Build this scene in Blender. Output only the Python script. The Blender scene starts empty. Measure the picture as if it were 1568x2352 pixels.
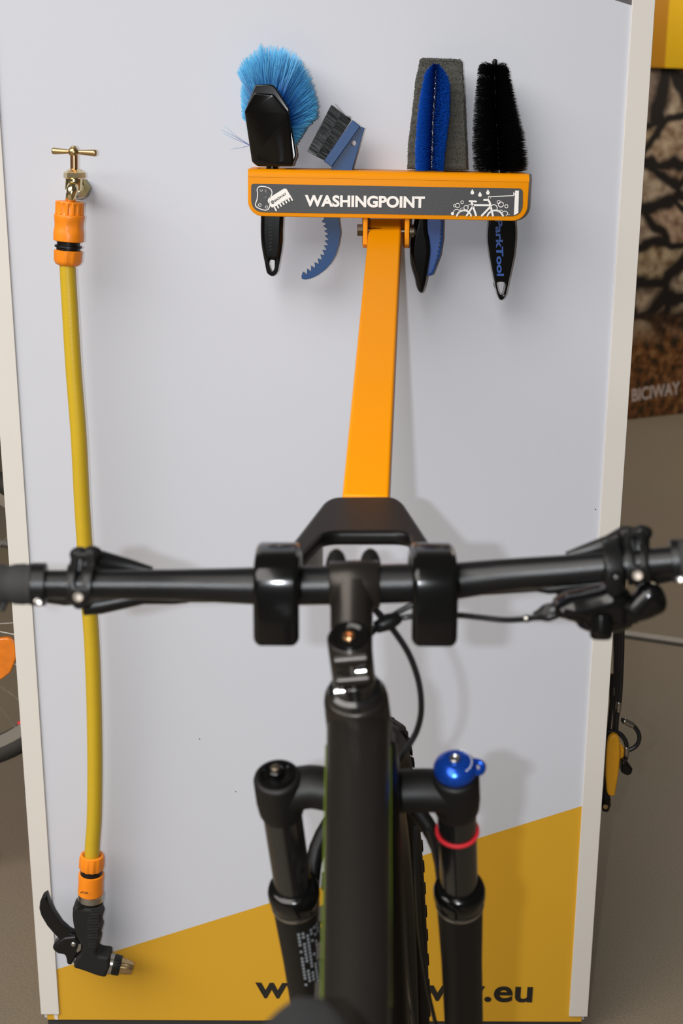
import bpy, bmesh, math, random
from mathutils import Vector, Matrix, noise
random.seed(7)
rad = math.radians
V = Vector
S = bpy.context.scene
COL = S.collection

# ------------------------------------------------------------------ camera
PITCH, ROLL, F = rad(16.27), 0.0042, 3000.0
CAM = V((0.0, -2.041, 1.60))
camd = bpy.data.cameras.new('camera')
cam = bpy.data.objects.new('camera', camd)
COL.objects.link(cam)
RM = Matrix.Rotation(rad(90) - PITCH, 3, 'X') @ Matrix.Rotation(ROLL, 3, 'Z')
cam.matrix_world = Matrix.Translation(CAM) @ RM.to_4x4()
camd.sensor_fit = 'VERTICAL'
camd.sensor_height = 36.0
camd.lens = 36.0 * F / 2352.0
camd.clip_start = 0.02
camd.dof.use_dof = True
camd.dof.focus_distance = 1.93
camd.dof.aperture_fstop = 6.3
S.camera = cam

# ------------------------------------------------------------------ light, exposure
S.view_settings.view_transform = 'Standard'
S.view_settings.look = 'None'
S.view_settings.gamma = 1.0
S.view_settings.use_curve_mapping = False
S.view_settings.exposure = 0.0
world = bpy.data.worlds.new('hall_ambient')
S.world = world
world.use_nodes = True
wb = world.node_tree.nodes['Background']
wb.inputs['Color'].default_value = (1.0, 0.90, 0.78, 1)
wb.inputs['Strength'].default_value = 0.07

def area_light(name, loc, target, sx, sy, power, color):
    d = bpy.data.lights.new(name, 'AREA')
    d.shape = 'RECTANGLE'; d.size = sx; d.size_y = sy
    d.energy = power; d.color = color
    o = bpy.data.objects.new(name, d)
    o.location = loc
    o.rotation_euler = (V(target) - V(loc)).to_track_quat('-Z', 'Y').to_euler()
    COL.objects.link(o)
    return o
# the camera's own flash head, left of the lens
fl = CAM + RM @ V((-0.078, 0.0, 0.0))
area_light('camera_flash', fl, (0.0, 0.0, 0.55), 0.020, 0.013, 11.3, (0.92, 0.96, 1.0))
# hall ceiling light above and in front of the stand
area_light('luminous_ceiling', (-4.2, -5.0, 4.8), (-4.2, -4.999, 0.0), 7.5, 7.0, 1010, (1.0, 0.955, 0.90))
area_light('banner_fill_light', (2.4, 4.9, 3.2), (2.0, 5.0, 0.0), 1.8, 1.2, 46, (1.0, 0.93, 0.84))  # unseen fill lamp added to brighten the banner and far floor

# ------------------------------------------------------------------ pixel rays (1568 x 2352)
def ray(px, py):
    return RM @ V(((px - 784.0) / F, -(py - 1176.0) / F, -1.0))
def P(px, py, Y):                       # point where that sight line crosses the upright plane Y
    r = ray(px, py)
    return CAM + r * ((Y - CAM.y) / r.y)
def Q(px, py, d):                       # same, by horizontal distance from the viewer
    return P(px, py, CAM.y + d)
def PZ(px, py, z):
    r = ray(px, py)
    return CAM + r * ((z - CAM.z) / r.z)
def conv(s, ox, oy):
    return lambda pts: [(ox + x / s, oy + y / s) for x, y in pts]
def on(pts, Y):
    return [P(x, y, Y) for x, y in pts]

# ------------------------------------------------------------------ materials
MATS = {}
def mat(name, col, rough=0.5, metal=0.0, noise_amt=0.0, noise_scale=30.0, bump=0.0, bump_scale=200.0,
        coat=0.0, col2=None, spec=None, sheen=0.0, emit=None):
    if name in MATS: return MATS[name]
    m = bpy.data.materials.new(name); m.use_nodes = True
    nt = m.node_tree; b = nt.nodes['Principled BSDF']
    b.inputs['Base Color'].default_value = (*col, 1)
    b.inputs['Roughness'].default_value = rough
    b.inputs['Metallic'].default_value = metal
    b.inputs['Coat Weight'].default_value = coat
    if spec is not None: b.inputs['Specular IOR Level'].default_value = spec
    if sheen: b.inputs['Sheen Weight'].default_value = sheen
    tc = nt.nodes.new('ShaderNodeTexCoord')
    if noise_amt or col2:
        n = nt.nodes.new('ShaderNodeTexNoise'); n.inputs['Scale'].default_value = noise_scale
        n.inputs['Detail'].default_value = 4
        nt.links.new(tc.outputs['Object'], n.inputs['Vector'])
        mx = nt.nodes.new('ShaderNodeMix'); mx.data_type = 'RGBA'
        c2 = col2 or tuple(c * (1 - noise_amt) for c in col)
        mx.inputs[6].default_value = (*col, 1); mx.inputs[7].default_value = (*c2, 1)
        nt.links.new(n.outputs['Fac'], mx.inputs[0])
        nt.links.new(mx.outputs[2], b.inputs['Base Color'])
    if bump:
        n2 = nt.nodes.new('ShaderNodeTexNoise'); n2.inputs['Scale'].default_value = bump_scale
        nt.links.new(tc.outputs['Object'], n2.inputs['Vector'])
        bp = nt.nodes.new('ShaderNodeBump'); bp.inputs['Strength'].default_value = bump
        bp.inputs['Distance'].default_value = 0.001
        nt.links.new(n2.outputs['Fac'], bp.inputs['Height'])
        nt.links.new(bp.outputs['Normal'], b.inputs['Normal'])
    MATS[name] = m
    return m

M_print = mat('printed_white_board', (0.59, 0.615, 0.685), 0.45, noise_amt=0.02, noise_scale=3, bump=0.1, bump_scale=900)
M_trim = mat('cream_white_strip', (0.70, 0.675, 0.64), 0.45, noise_amt=0.03, noise_scale=8)
M_yprint = mat('mustard_print', (0.66, 0.36, 0.02), 0.5, noise_amt=0.05, noise_scale=5, bump=0.1, bump_scale=900)
M_gprint = mat('grey_woven_print', (0.13, 0.125, 0.13), 0.6, noise_amt=0.5, noise_scale=600)
M_text = mat('black_print', (0.012, 0.011, 0.010), 0.5)
M_dark = mat('dark_fittings_and_gap_shade', (0.03, 0.03, 0.03), 0.7)  # near-black for fittings; under the board it paints the gap's shade
M_orange = mat('orange_powder_coat', (0.77, 0.268, 0.0), 0.42, spec=0.14, coat=0.04, bump=0.12, bump_scale=700)
M_sticker = mat('anthracite_sticker', (0.055, 0.057, 0.062), 0.5, noise_amt=0.25, noise_scale=300, bump=0.2, bump_scale=500)
M_white = mat('white_lettering', (0.85, 0.84, 0.82), 0.5)
M_gloss = mat('gloss_black', (0.003, 0.003, 0.003), 0.16, spec=0.32, coat=0.15, noise_amt=0.2, bump=0.02, bump_scale=80)
M_blk = mat('polished_black', (0.004, 0.0035, 0.003), 0.10, spec=0.45, noise_amt=0.2)
M_satin = mat('satin_black', (0.004, 0.0038, 0.0035), 0.4, spec=0.25, noise_amt=0.2, bump=0.1, bump_scale=80)
M_steel = mat('steel', (0.5, 0.48, 0.45), 0.3, 1.0, noise_amt=0.3, noise_scale=90)
M_bsteel = mat('bolt_steel', (0.30, 0.26, 0.22), 0.5, 0.8, noise_amt=0.3, noise_scale=400)
M_dsteel = mat('tarnished_steel', (0.22, 0.18, 0.14), 0.4, 1.0, noise_amt=0.4, noise_scale=90)
M_brass = mat('polished_brass', (0.80, 0.66, 0.38), 0.2, 1.0, noise_amt=0.15, noise_scale=60)
M_bronze = mat('dull_brass', (0.60, 0.43, 0.22), 0.33, 1.0, noise_amt=0.25, noise_scale=90)
M_copper = mat('copper_stem', (0.62, 0.34, 0.18), 0.3, 1.0, noise_amt=0.2, noise_scale=90)
M_dbrass = mat('dark_brass', (0.28, 0.24, 0.12), 0.4, 1.0, noise_amt=0.2, noise_scale=60)  # darker brass tone for the wall nut
M_oplast = mat('orange_plastic', (0.92, 0.26, 0.008), 0.38, noise_amt=0.05, noise_scale=40)
M_black = mat('black_plastic', (0.006, 0.006, 0.006), 0.4, spec=0.35, noise_amt=0.2, noise_scale=60)
M_rubber = mat('black_rubber', (0.014, 0.014, 0.0135), 0.65, spec=0.3, noise_amt=0.2, noise_scale=60, bump=0.2, bump_scale=600)
M_hose = mat('yellow_hose', (0.60, 0.405, 0.02), 0.35, noise_amt=0.08, noise_scale=60, bump=0.25, bump_scale=500)
M_blue = mat('blue_plastic', (0.010, 0.060, 0.20), 0.4, spec=0.3, noise_amt=0.15, noise_scale=500, coat=0.1)
M_bluegrip = mat('blue_grip', (0.015, 0.075, 0.32), 0.45, noise_amt=0.1, noise_scale=60)
M_bblack = mat('black_bristle', (0.004, 0.004, 0.004), 0.3, spec=0.25)
M_foam = mat('grey_foam', (0.115, 0.115, 0.10), 0.95, noise_amt=0.65, noise_scale=420, bump=1.0, bump_scale=500)
M_bar = mat('anodised_black', (0.006, 0.006, 0.0065), 0.32, metal=0.0, spec=0.32, noise_amt=0.2, noise_scale=300, bump=0.2, bump_scale=1200)
M_frame = mat('matt_graphite_paint', (0.027, 0.0228, 0.0195), 0.34, metal=0.6, spec=0.5, noise_amt=0.15, noise_scale=200)
M_fork = mat('matt_black_fork', (0.0055, 0.005, 0.0046), 0.5, spec=0.28, noise_amt=0.2, noise_scale=80)
M_stan = mat('black_stanchion', (0.008, 0.008, 0.008), 0.16, coat=0.3, noise_amt=0.1)
M_green = mat('lime_decal', (0.085, 0.125, 0.004), 0.5, noise_amt=0.1)
M_tire = mat('tyre_rubber', (0.022, 0.018, 0.014), 0.75, noise_amt=0.3, noise_scale=80)
M_grip = mat('grip_rubber', (0.018, 0.0175, 0.017), 0.8, noise_amt=0.2, noise_scale=400, bump=0.4, bump_scale=500)
M_bluea = mat('blue_anodised', (0.012, 0.085, 0.55), 0.22, 0.7, noise_amt=0.2, noise_scale=60)
M_red = mat('red_ring', (0.60, 0.02, 0.03), 0.4, noise_amt=0.1)
M_rim = mat('silver_rim', (0.55, 0.54, 0.52), 0.35, 1.0, noise_amt=0.2, noise_scale=30)
M_refl = mat('orange_reflector', (1.0, 0.25, 0.0), 0.18, noise_amt=0.4, noise_scale=60, bump=0.6, bump_scale=300, coat=1.0)
M_cable = mat('cable_housing', (0.012, 0.012, 0.013), 0.35, noise_amt=0.1)
M_label = mat('pale_label_print', (0.30, 0.33, 0.36), 0.6, noise_amt=0.3, noise_scale=400)
M_dgrey = mat('grey_wall_paint', (0.30, 0.27, 0.23), 0.8, noise_amt=0.1)
M_amber = mat('amber_plastic', (0.78, 0.36, 0.01), 0.5, noise_amt=0.15, noise_scale=80)

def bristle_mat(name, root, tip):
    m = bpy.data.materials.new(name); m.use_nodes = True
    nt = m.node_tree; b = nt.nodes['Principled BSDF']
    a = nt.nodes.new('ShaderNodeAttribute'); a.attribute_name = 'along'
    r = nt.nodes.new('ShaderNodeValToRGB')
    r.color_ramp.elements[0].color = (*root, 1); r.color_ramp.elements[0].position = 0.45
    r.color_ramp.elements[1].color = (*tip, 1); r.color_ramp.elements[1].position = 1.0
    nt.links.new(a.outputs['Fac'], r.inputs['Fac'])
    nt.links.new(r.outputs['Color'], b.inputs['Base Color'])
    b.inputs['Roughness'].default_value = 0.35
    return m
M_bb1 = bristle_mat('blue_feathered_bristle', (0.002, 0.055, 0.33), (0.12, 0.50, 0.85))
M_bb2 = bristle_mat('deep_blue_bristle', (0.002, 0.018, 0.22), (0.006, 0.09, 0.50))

# ------------------------------------------------------------------ mesh builder
def frame_of(d, up=None):
    d = d.normalized()
    u = V(up) if up is not None else (V((0, 0, 1)) if abs(d.z) < 0.9 else V((0, 1, 0)))
    x = d.cross(u)
    if x.length < 1e-6: x = d.cross(V((1, 0, 0)))
    x.normalize()
    return x, x.cross(d).normalized()

class MB:
    def __init__(s): s.v = []; s.f = []; s.along = None
    def add(s, vs, fs):
        o = len(s.v); s.v += [V(v) for v in vs]; s.f += [tuple(i + o for i in f) for f in fs]; return s
    def tube(s, path, radii, seg=20, up=None, caps=True, closed=False):
        path = [V(p) for p in path]; n = len(path)
        if not isinstance(radii, (list,)): radii = [radii] * n
        rings = []; prev = None
        for i, p in enumerate(path):
            if closed: d = path[(i + 1) % n] - path[i - 1]
            elif i == 0: d = path[1] - p
            elif i == n - 1: d = p - path[i - 1]
            else: d = (path[i + 1] - p).normalized() + (p - path[i - 1]).normalized()
            if up is not None or prev is None: x, y = frame_of(d, up)
            else:
                d.normalize(); x = prev - d * prev.dot(d); x.normalize(); y = x.cross(d).normalized()
            prev = x
            r = radii[i]; rx, ry = r if isinstance(r, tuple) else (r, r)
            rings.append([p + x * (rx * math.cos(a)) + y * (ry * math.sin(a)) for a in [2 * math.pi * k / seg for k in range(seg)]])
        vs = [v for r in rings for v in r]; fs = []
        m = n if closed else n - 1
        for i in range(m):
            j = (i + 1) % n
            for k in range(seg):
                l = (k + 1) % seg
                fs.append((i * seg + k, i * seg + l, j * seg + l, j * seg + k))
        if caps and not closed:
            fs.append(tuple(range(seg - 1, -1, -1))); fs.append(tuple((n - 1) * seg + k for k in range(seg)))
        return s.add(vs, fs)
    def lathe(s, p0, axis, prof, seg=32, rib=None, up=None, flat=None):
        """prof: (distance along axis, radius); rib=(count, depth, t0, t1)"""
        p0 = V(p0); d = V(axis).normalized(); x, y = frame_of(d, up)
        vs = []; fs = []
        for t, r in prof:
            for k in range(seg):
                a = 2 * math.pi * k / seg; rr = r
                if rib and rib[2] <= t <= rib[3]:
                    c = math.cos(a * rib[0]); rr = r - rib[1] * max(0.0, min(1.0, 0.5 + 2.2 * c)) 
                if flat: rr = r / max(0.2, math.cos((a % (2 * math.pi / flat)) - math.pi / flat)) * math.cos(math.pi / flat)
                vs.append(p0 + d * t + x * (rr * math.cos(a)) + y * (rr * math.sin(a)))
        n = len(prof)
        for i in range(n - 1):
            for k in range(seg):
                l = (k + 1) % seg
                fs.append((i * seg + k, i * seg + l, (i + 1) * seg + l, (i + 1) * seg + k))
        fs.append(tuple(range(seg - 1, -1, -1))); fs.append(tuple((n - 1) * seg + k for k in range(seg)))
        return s.add(vs, fs)
    def box(s, lo, hi):
        x0, y0, z0 = lo; x1, y1, z1 = hi
        return s.add([(x0, y0, z0), (x1, y0, z0), (x1, y1, z0), (x0, y1, z0), (x0, y0, z1), (x1, y0, z1), (x1, y1, z1), (x0, y1, z1)],
                     [(3, 2, 1, 0), (4, 5, 6, 7), (0, 1, 5, 4), (1, 2, 6, 5), (2, 3, 7, 6), (3, 0, 4, 7)])
    def prism(s, pts, ext):
        n = len(pts); ext = V(ext)
        vs = [V(p) for p in pts] + [V(p) + ext for p in pts]
        fs = [tuple(range(n)), tuple(range(2 * n - 1, n - 1, -1))]
        fs += [((k + 1) % n, k, k + n, (k + 1) % n + n) for k in range(n)]
        return s.add(vs, fs)
    def ball(s, c, r, seg=16, sc=(1, 1, 1)):
        c = V(c); rows = seg // 2; vs = []; fs = []
        for i in range(rows + 1):
            t = math.pi * i / rows
            for k in range(seg):
                a = 2 * math.pi * k / seg
                vs.append(c + V((r * sc[0] * math.sin(t) * math.cos(a), r * sc[1] * math.sin(t) * math.sin(a), r * sc[2] * math.cos(t))))
        for i in range(rows):
            for k in range(seg):
                l = (k + 1) % seg
                fs.append((i * seg + k, (i + 1) * seg + k, (i + 1) * seg + l, i * seg + l))
        return s.add(vs, fs)
    def stroke(s, pts, w, Y, th=0.0004, closed=False):
        """flat raised line on an upright plane; pts are world points; w in metres"""
        n = len(pts); m = n if closed else n - 1
        for i in range(m):
            a, b = V(pts[i]), V(pts[(i + 1) % n]); d = b - a
            if d.length < 1e-7: continue
            d.normalize(); nn = V((-d.z, 0, d.x)) * (w / 2)
            s.prism([a + nn, b + nn, b - nn, a - nn], (0, -th, 0))
        for p in pts:
            s.prism([V(p) + V((w / 2 * math.cos(q * math.pi / 4), -0.00002, w / 2 * math.sin(q * math.pi / 4))) for q in range(8)], (0, -th, 0))
        return s
    def build(s, name, material, parent=None, smooth=35, kind=None, label=None, bevel=0.0):
        me = bpy.data.meshes.new(name)
        origin = world_loc(parent)
        me.from_pydata([v - origin for v in s.v], [], s.f); me.validate()
        if s.along is not None:
            at = me.attributes.new('along', 'FLOAT', 'POINT')
            at.data.foreach_set('value', s.along)
        return finish(name, me, material, parent, smooth, kind, label, bevel)

WL = {}
def world_loc(o):
    return WL.get(o.name, V((0, 0, 0))) if o is not None else V((0, 0, 0))
def finish(name, me, material, parent, smooth=35, kind=None, label=None, bevel=0.0, recalc=True, flat_axis=None):
    nf0 = len(me.polygons)
    if recalc:
        bm = bmesh.new(); bm.from_mesh(me)
        bmesh.ops.recalc_face_normals(bm, faces=bm.faces)
        if bevel:
            es = [e for e in bm.edges if len(e.link_faces) == 2 and e.calc_face_angle(0) > rad(40)]
            bmesh.ops.bevel(bm, geom=es, offset=bevel, segments=3, affect='EDGES', profile=0.5)
        bm.to_mesh(me); bm.free()
    me.materials.append(material)
    if not smooth:
        me.polygons.foreach_set('use_smooth', [False] * len(me.polygons))
    if smooth:
        me.polygons.foreach_set('use_smooth', [True] * len(me.polygons))
        me.set_sharp_from_angle(angle=rad(smooth))
        if bevel and nf0 < 40:
            for i in sorted(range(len(me.polygons)), key=lambda i: -me.polygons[i].area)[:nf0]: me.polygons[i].use_smooth = False
        if flat_axis is not None:
            for p in me.polygons:
                if abs(p.normal.dot(flat_axis)) > 0.9995: p.use_smooth = False
    o = bpy.data.objects.new(name, me); COL.objects.link(o)
    if parent is not None: o.parent = parent; WL[o.name] = world_loc(parent)
    if kind: o['kind'] = kind
    if label: o['label'] = label
    return o
def thing(name, label, cat, loc, group=None):
    o = bpy.data.objects.new(name, None); COL.objects.link(o)
    o.empty_display_size = 0.05
    o.location = loc; WL[o.name] = V(loc)
    o['label'] = label; o['category'] = cat
    if group: o['group'] = group
    return o
def tag(o, label, cat, group=None):
    o['label'] = label; o['category'] = cat
    if group: o['group'] = group
    return o

AX = {'front': lambda x, y, z: V((x, -z, y)),      # local x,y = world X,Z ; extrude toward the viewer
      'side': lambda x, y, z: V((z, x, y)),        # local x,y = world Y,Z
      'flat': lambda x, y, z: V((x, y, z))}
def plate(name, outlines, c0, c1, material, parent=None, orient='front', bevel=0.001, res=3, smooth=40, label=None, kind=None, warp=None):
    """solid plate from closed 2-D outlines (first outer, rest holes) between depths c0..c1 on the third axis"""
    cu = bpy.data.curves.new(name, 'CURVE'); cu.dimensions = '2D'; cu.fill_mode = 'BOTH'
    for ol in outlines:
        sp = cu.splines.new('POLY'); sp.points.add(len(ol) - 1)
        for i, p in enumerate(ol): sp.points[i].co = (p[0], p[1], 0, 1)
        sp.use_cyclic_u = True
    th = abs(c1 - c0)
    bevel = min(bevel, th * 0.49)
    cu.extrude = th / 2 - bevel; cu.bevel_depth = bevel; cu.bevel_resolution = res; cu.offset = -bevel
    tmp = bpy.data.objects.new('tmp', cu)
    me = bpy.data.meshes.new_from_object(tmp)
    bpy.data.objects.remove(tmp); bpy.data.curves.remove(cu)
    mid = (c0 + c1) / 2; f = AX[orient]; org = world_loc(parent)
    for v in me.vertices:
        x, y, z = v.co
        w = f(x, y, (z - mid) if orient == 'front' else (z + mid))
        if warp: w = warp(w)
        v.co = w - org
    me.name = name
    bm = bmesh.new(); bm.from_mesh(me); bmesh.ops.remove_doubles(bm, verts=bm.verts, dist=1e-5); bm.to_mesh(me); bm.free()
    me.materials.clear()
    fa = None if warp else {'front': V((0, 1, 0)), 'side': V((1, 0, 0)), 'flat': V((0, 0, 1))}[orient]
    return finish(name, me, material, parent, smooth, kind, label, flat_axis=fa)
def xz(pts, Y):
    return [(p.x, p.z) for p in on(pts, Y)]

def arc(cx, cy, r, a0, a1, n=8):
    return [(cx + r * math.cos(rad(a0 + (a1 - a0) * i / n)), cy + r * math.sin(rad(a0 + (a1 - a0) * i / n))) for i in range(n + 1)]
def rounded(poly, r, n=5):
    out = []; m = len(poly)
    for i in range(m):
        p0, p1, p2 = V(poly[i - 1]), V(poly[i]), V(poly[(i + 1) % m])
        rr = r[i] if isinstance(r, (list, tuple)) else r
        a = (p0 - p1); b = (p2 - p1); k = min(rr, a.length * 0.49, b.length * 0.49)
        s = p1 + a.normalized() * k; e = p1 + b.normalized() * k
        for j in range(n + 1):
            t = j / n; q = s * (1 - t) ** 2 + p1 * 2 * t * (1 - t) + e * t * t
            out.append((q.x, q.y))
    return out
def smooth_path(pts, n=6, closed=False):
    pts = [V(p) for p in pts]; out = []; m = len(pts)
    rng = range(m) if closed else range(m - 1)
    for i in rng:
        if closed: p0, p1, p2, p3 = pts[i - 1], pts[i], pts[(i + 1) % m], pts[(i + 2) % m]
        else: p0, p1, p2, p3 = pts[max(i - 1, 0)], pts[i], pts[i + 1], pts[min(i + 2, m - 1)]
        for j in range(n):
            t = j / n
            out.append(0.5 * ((2 * p1) + (p2 - p0) * t + (2 * p0 - 5 * p1 + 4 * p2 - p3) * t * t + (3 * p1 - p0 - 3 * p2 + p3) * t ** 3))
    if not closed: out.append(pts[-1])
    return out
def sm2(pts, n=4):
    return [(p.x, p.y) for p in smooth_path([V((x, y)) for x, y in pts], n, True)]

def lettering(name, body, O, W, H, material, parent, bold=0.0, th=0.0006, nrm=(0, -1, 0), label=None, spacing=1.0, shear=0.0):
    """text stretched over the rectangle at O spanned by W (reading direction) and H (cap height)"""
    cu = bpy.data.curves.new(name, 'FONT'); cu.body = body; cu.offset = bold; cu.extrude = 0.0
    cu.space_character = spacing; cu.resolution_u = 5; cu.shear = shear
    tmp = bpy.data.objects.new('tmp', cu)
    me = bpy.data.meshes.new_from_object(tmp)
    bpy.data.objects.remove(tmp); bpy.data.curves.remove(cu)
    xs = [v.co.x for v in me.vertices]; ys = [v.co.y for v in me.vertices]
    x0, x1, y0, y1 = min(xs), max(xs), min(ys), max(ys)
    org = world_loc(parent); O, W, H, N = V(O), V(W), V(H), V(nrm)
    bm = bmesh.new(); bm.from_mesh(me)
    bmesh.ops.remove_doubles(bm, verts=bm.verts, dist=1e-6)
    for v in bm.verts:
        x, y = v.co.x, v.co.y
        v.co = O + W * ((x - x0) / (x1 - x0)) + H * ((y - y0) / (y1 - y0)) - org
    r = bmesh.ops.extrude_face_region(bm, geom=bm.faces[:])
    for e in r['geom']:
        if isinstance(e, bmesh.types.BMVert): e.co += N * th
    bm.to_mesh(me); bm.free(); me.materials.clear(); me.name = name
    return finish(name, me, material, parent, 0, None, label)

def inside(pt, poly):
    x, y = pt; c = False; n = len(poly)
    for i in range(n):
        x1, y1 = poly[i]; x2, y2 = poly[i - 1]
        if (y1 > y) != (y2 > y) and x < (x2 - x1) * (y - y1) / (y2 - y1) + x1: c = not c
    return c
def sample(poly):
    xs = [p[0] for p in poly]; ys = [p[1] for p in poly]
    while True:
        p = (random.uniform(min(xs), max(xs)), random.uniform(min(ys), max(ys)))
        if inside(p, poly): return p
def bristle(mb, a, b, r0=0.0004, r1=0.00022, bend=0.0):
    """thin three-sided hair in two segments"""
    a, b = V(a), V(b); d = b - a; x, y = frame_of(d)
    m = (a + b) / 2 + (x * random.uniform(-1, 1) + y * random.uniform(-1, 1)) * bend * d.length
    if mb.along is None: mb.along = []
    vs = []
    for p, r, t in ((a, r0, 0.0), (m, (r0 + r1) / 2, 0.5), (b, r1, 1.0)):
        for k in range(3):
            an = 2.094 * k
            vs.append(p + x * (r * math.cos(an)) + y * (r * math.sin(an))); mb.along.append(t)
    fs = []
    for i in range(2):
        for k in range(3):
            l = (k + 1) % 3
            fs.append((i * 3 + k, i * 3 + l, i * 3 + 3 + l, i * 3 + 3 + k))
    mb.add(vs, fs)

# =================================================================== SETTING
def floor_mat():
    m = bpy.data.materials.new('speckled_floor'); m.use_nodes = True
    nt = m.node_tree; b = nt.nodes['Principled BSDF']
    tc = nt.nodes.new('ShaderNodeTexCoord')
    n1 = nt.nodes.new('ShaderNodeTexNoise'); n1.inputs['Scale'].default_value = 260; n1.inputs['Detail'].default_value = 3
    n2 = nt.nodes.new('ShaderNodeTexNoise'); n2.inputs['Scale'].default_value = 1.3; n2.inputs['Detail'].default_value = 5
    for n in (n1, n2): nt.links.new(tc.outputs['Object'], n.inputs['Vector'])
    r = nt.nodes.new('ShaderNodeValToRGB')
    r.color_ramp.elements[0].position = 0.3; r.color_ramp.elements[0].color = (0.19, 0.150, 0.105, 1)
    r.color_ramp.elements[1].position = 0.7; r.color_ramp.elements[1].color = (0.29, 0.235, 0.17, 1)
    nt.links.new(n1.outputs['Fac'], r.inputs['Fac'])
    mx = nt.nodes.new('ShaderNodeMix'); mx.data_type = 'RGBA'; mx.blend_type = 'MULTIPLY'
    mx.inputs[0].default_value = 0.25
    nt.links.new(r.outputs['Color'], mx.inputs[6]); nt.links.new(n2.outputs['Color'], mx.inputs[7])
    nt.links.new(mx.outputs[2], b.inputs['Base Color'])
    b.inputs['Roughness'].default_value = 0.5
    return m
fl_o = MB().box((-9, -6, -0.05), (9, 8.5, 0)).build('floor', floor_mat(), None, 0); fl_o['kind'] = 'structure'
wl = MB().box((-9, 8.4, 0), (9, 8.5, 6.0)).build('wall_back', M_dgrey, None, 0); wl['kind'] = 'structure'
# pale metal expansion strip let into the floor
a, b = PZ(-20, 1246, 0), PZ(1590, 1480, 0)
dv = (b - a).normalized(); nv = V((-dv.y, dv.x, 0))
a -= dv * 2.0; b += dv * 2.0
strip = MB().prism([a - nv * 0.010, b - nv * 0.010, b + nv * 0.030, a + nv * 0.030], (0, 0, 0.004)).build('trim_1', mat('floor_strip_metal', (0.42, 0.40, 0.38), 0.5, 0.2, noise_amt=0.2), None, 0)
strip['kind'] = 'structure'
strip2 = MB().prism([a - nv * 0.035, b - nv * 0.035, b - nv * 0.0105, a - nv * 0.0105], (0, 0, 0.002)).build('trim_2', mat('floor_joint_filler', (0.06, 0.05, 0.04), 0.8, noise_amt=0.2), None, 0)
strip2['kind'] = 'structure'

# =================================================================== DISPLAY PANEL
EDGE_L = lambda y: -69 + 0.0703 * y
EDGE_R = lambda y: 1503 - 0.0663 * y
XL = (P(EDGE_L(1176), 1176, 0).x); XR = (P(EDGE_R(1176), 1176, 0).x)
TRW = 0.0335; ZB = P(400, 2343, 0).z; ZT = 2.05
panel = thing('display_panel', 'tall white display board with cream edge strips and yellow lower corner', 'display board', ((XL + XR) / 2, 0.02, 0))
MB().box((XL + 0.004, 0.006, ZB), (XR - 0.004, 0.036, ZT)).build('board', M_print, panel, 0)
# printed sheet pieces: white field, yellow field, grey top band
zl, zr = P(128, 2227, 0), P(1340, 1850, 0)
sl = (zr.z - zl.z) / (zr.x - zl.x)
yy = lambda x: zl.z + sl * (x - zl.x)
xa, xb = XL + 0.010, XR - 0.010
g0, g1 = P(1275, 0, 0), P(1453, 20, 0); gs = (g1.z - g0.z) / (g1.x - g0.x)
gy = lambda x: g0.z + gs * (x - g0.x)
def quad_print(name, pts, m, label):
    return MB().prism([V((x, 0.0055, z)) for x, z in pts], (0, -0.0055, 0)).build(name, m, panel, 0, label=label)
xg = g0.x - (ZT - g0.z) / abs(gs) if gs < 0 else xa
gap = 0.0
wp = [(xa, yy(xa)), (xb, yy(xb)), (xb, gy(xb)), (max(xa, xg), ZT)] + ([(xa, ZT)] if xg > xa else [])
quad_print('white_print', wp, M_print, 'white printed field')
quad_print('yellow_print', [(xa, ZB), (xb, ZB), (xb, yy(xb)), (xa, yy(xa))], M_yprint, 'mustard yellow printed field with slanted top')
quad_print('grey_print', [(max(xa, xg), ZT), (xb, gy(xb)), (xb, ZT)], M_gprint, 'grey woven-look band')
for x0, x1 in ((XL, XL + TRW), (XR - TRW, XR)):
    zb = P(110, 2327, 0).z
    MB().box((x0, -0.004, zb), (x1, 0.040, ZT)).build('edge_strip', M_trim, panel, 30, bevel=0.0008)
MB().box((XL + 0.01, 0.004, 0.003), (XR - 0.01, 0.09, ZB)).build('shadow_gap_base', M_dark, panel, 0)  # dark base plate puts the shadow gap under the board into colour
MB().prism([V((XL + 0.024, -0.001, ZB + 0.001)), V((XL + 0.030, -0.001, ZB + 0.0005)), V((XL + 0.030, -0.001, ZB + 0.03)), V((XL + 0.020, -0.001, ZB + 0.03))], (0, 0.006, 0)).build('chipped_corner', M_trim, panel, 0)
for x0 in (XL + 0.15, XR - 0.21):   # feet behind
    MB().box((x0, 0.036, 0.0), (x0 + 0.06, 0.42, 0.03)).box((x0 + 0.01, 0.036, 0.03), (x0 + 0.05, 0.07, 0.6)).build('foot', M_dark, panel, 0, bevel=0.003)
lo, ro = P(586, 2293, -0.0004), P(1221, 2303.5, -0.0004)
Hh = P(586, 2240, 0) - P(586, 2293, 0)
lettering('web_address', 'www.biciway.eu', lo - Hh * 0.28, ro - lo, Hh * 1.18 + Hh * 0.10, M_text, panel, bold=0.022, th=0.0005, label='bold black web address', spacing=1.02)
for (x, y) in ((458, 1697), (1367, 1170), (541, 1818)):
    MB().lathe(P(x, y, -0.0002), (0, -1, 0), [(0, 0.001), (0.0004, 0.001)], 8).build('dirt_speck', M_text, panel)

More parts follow.
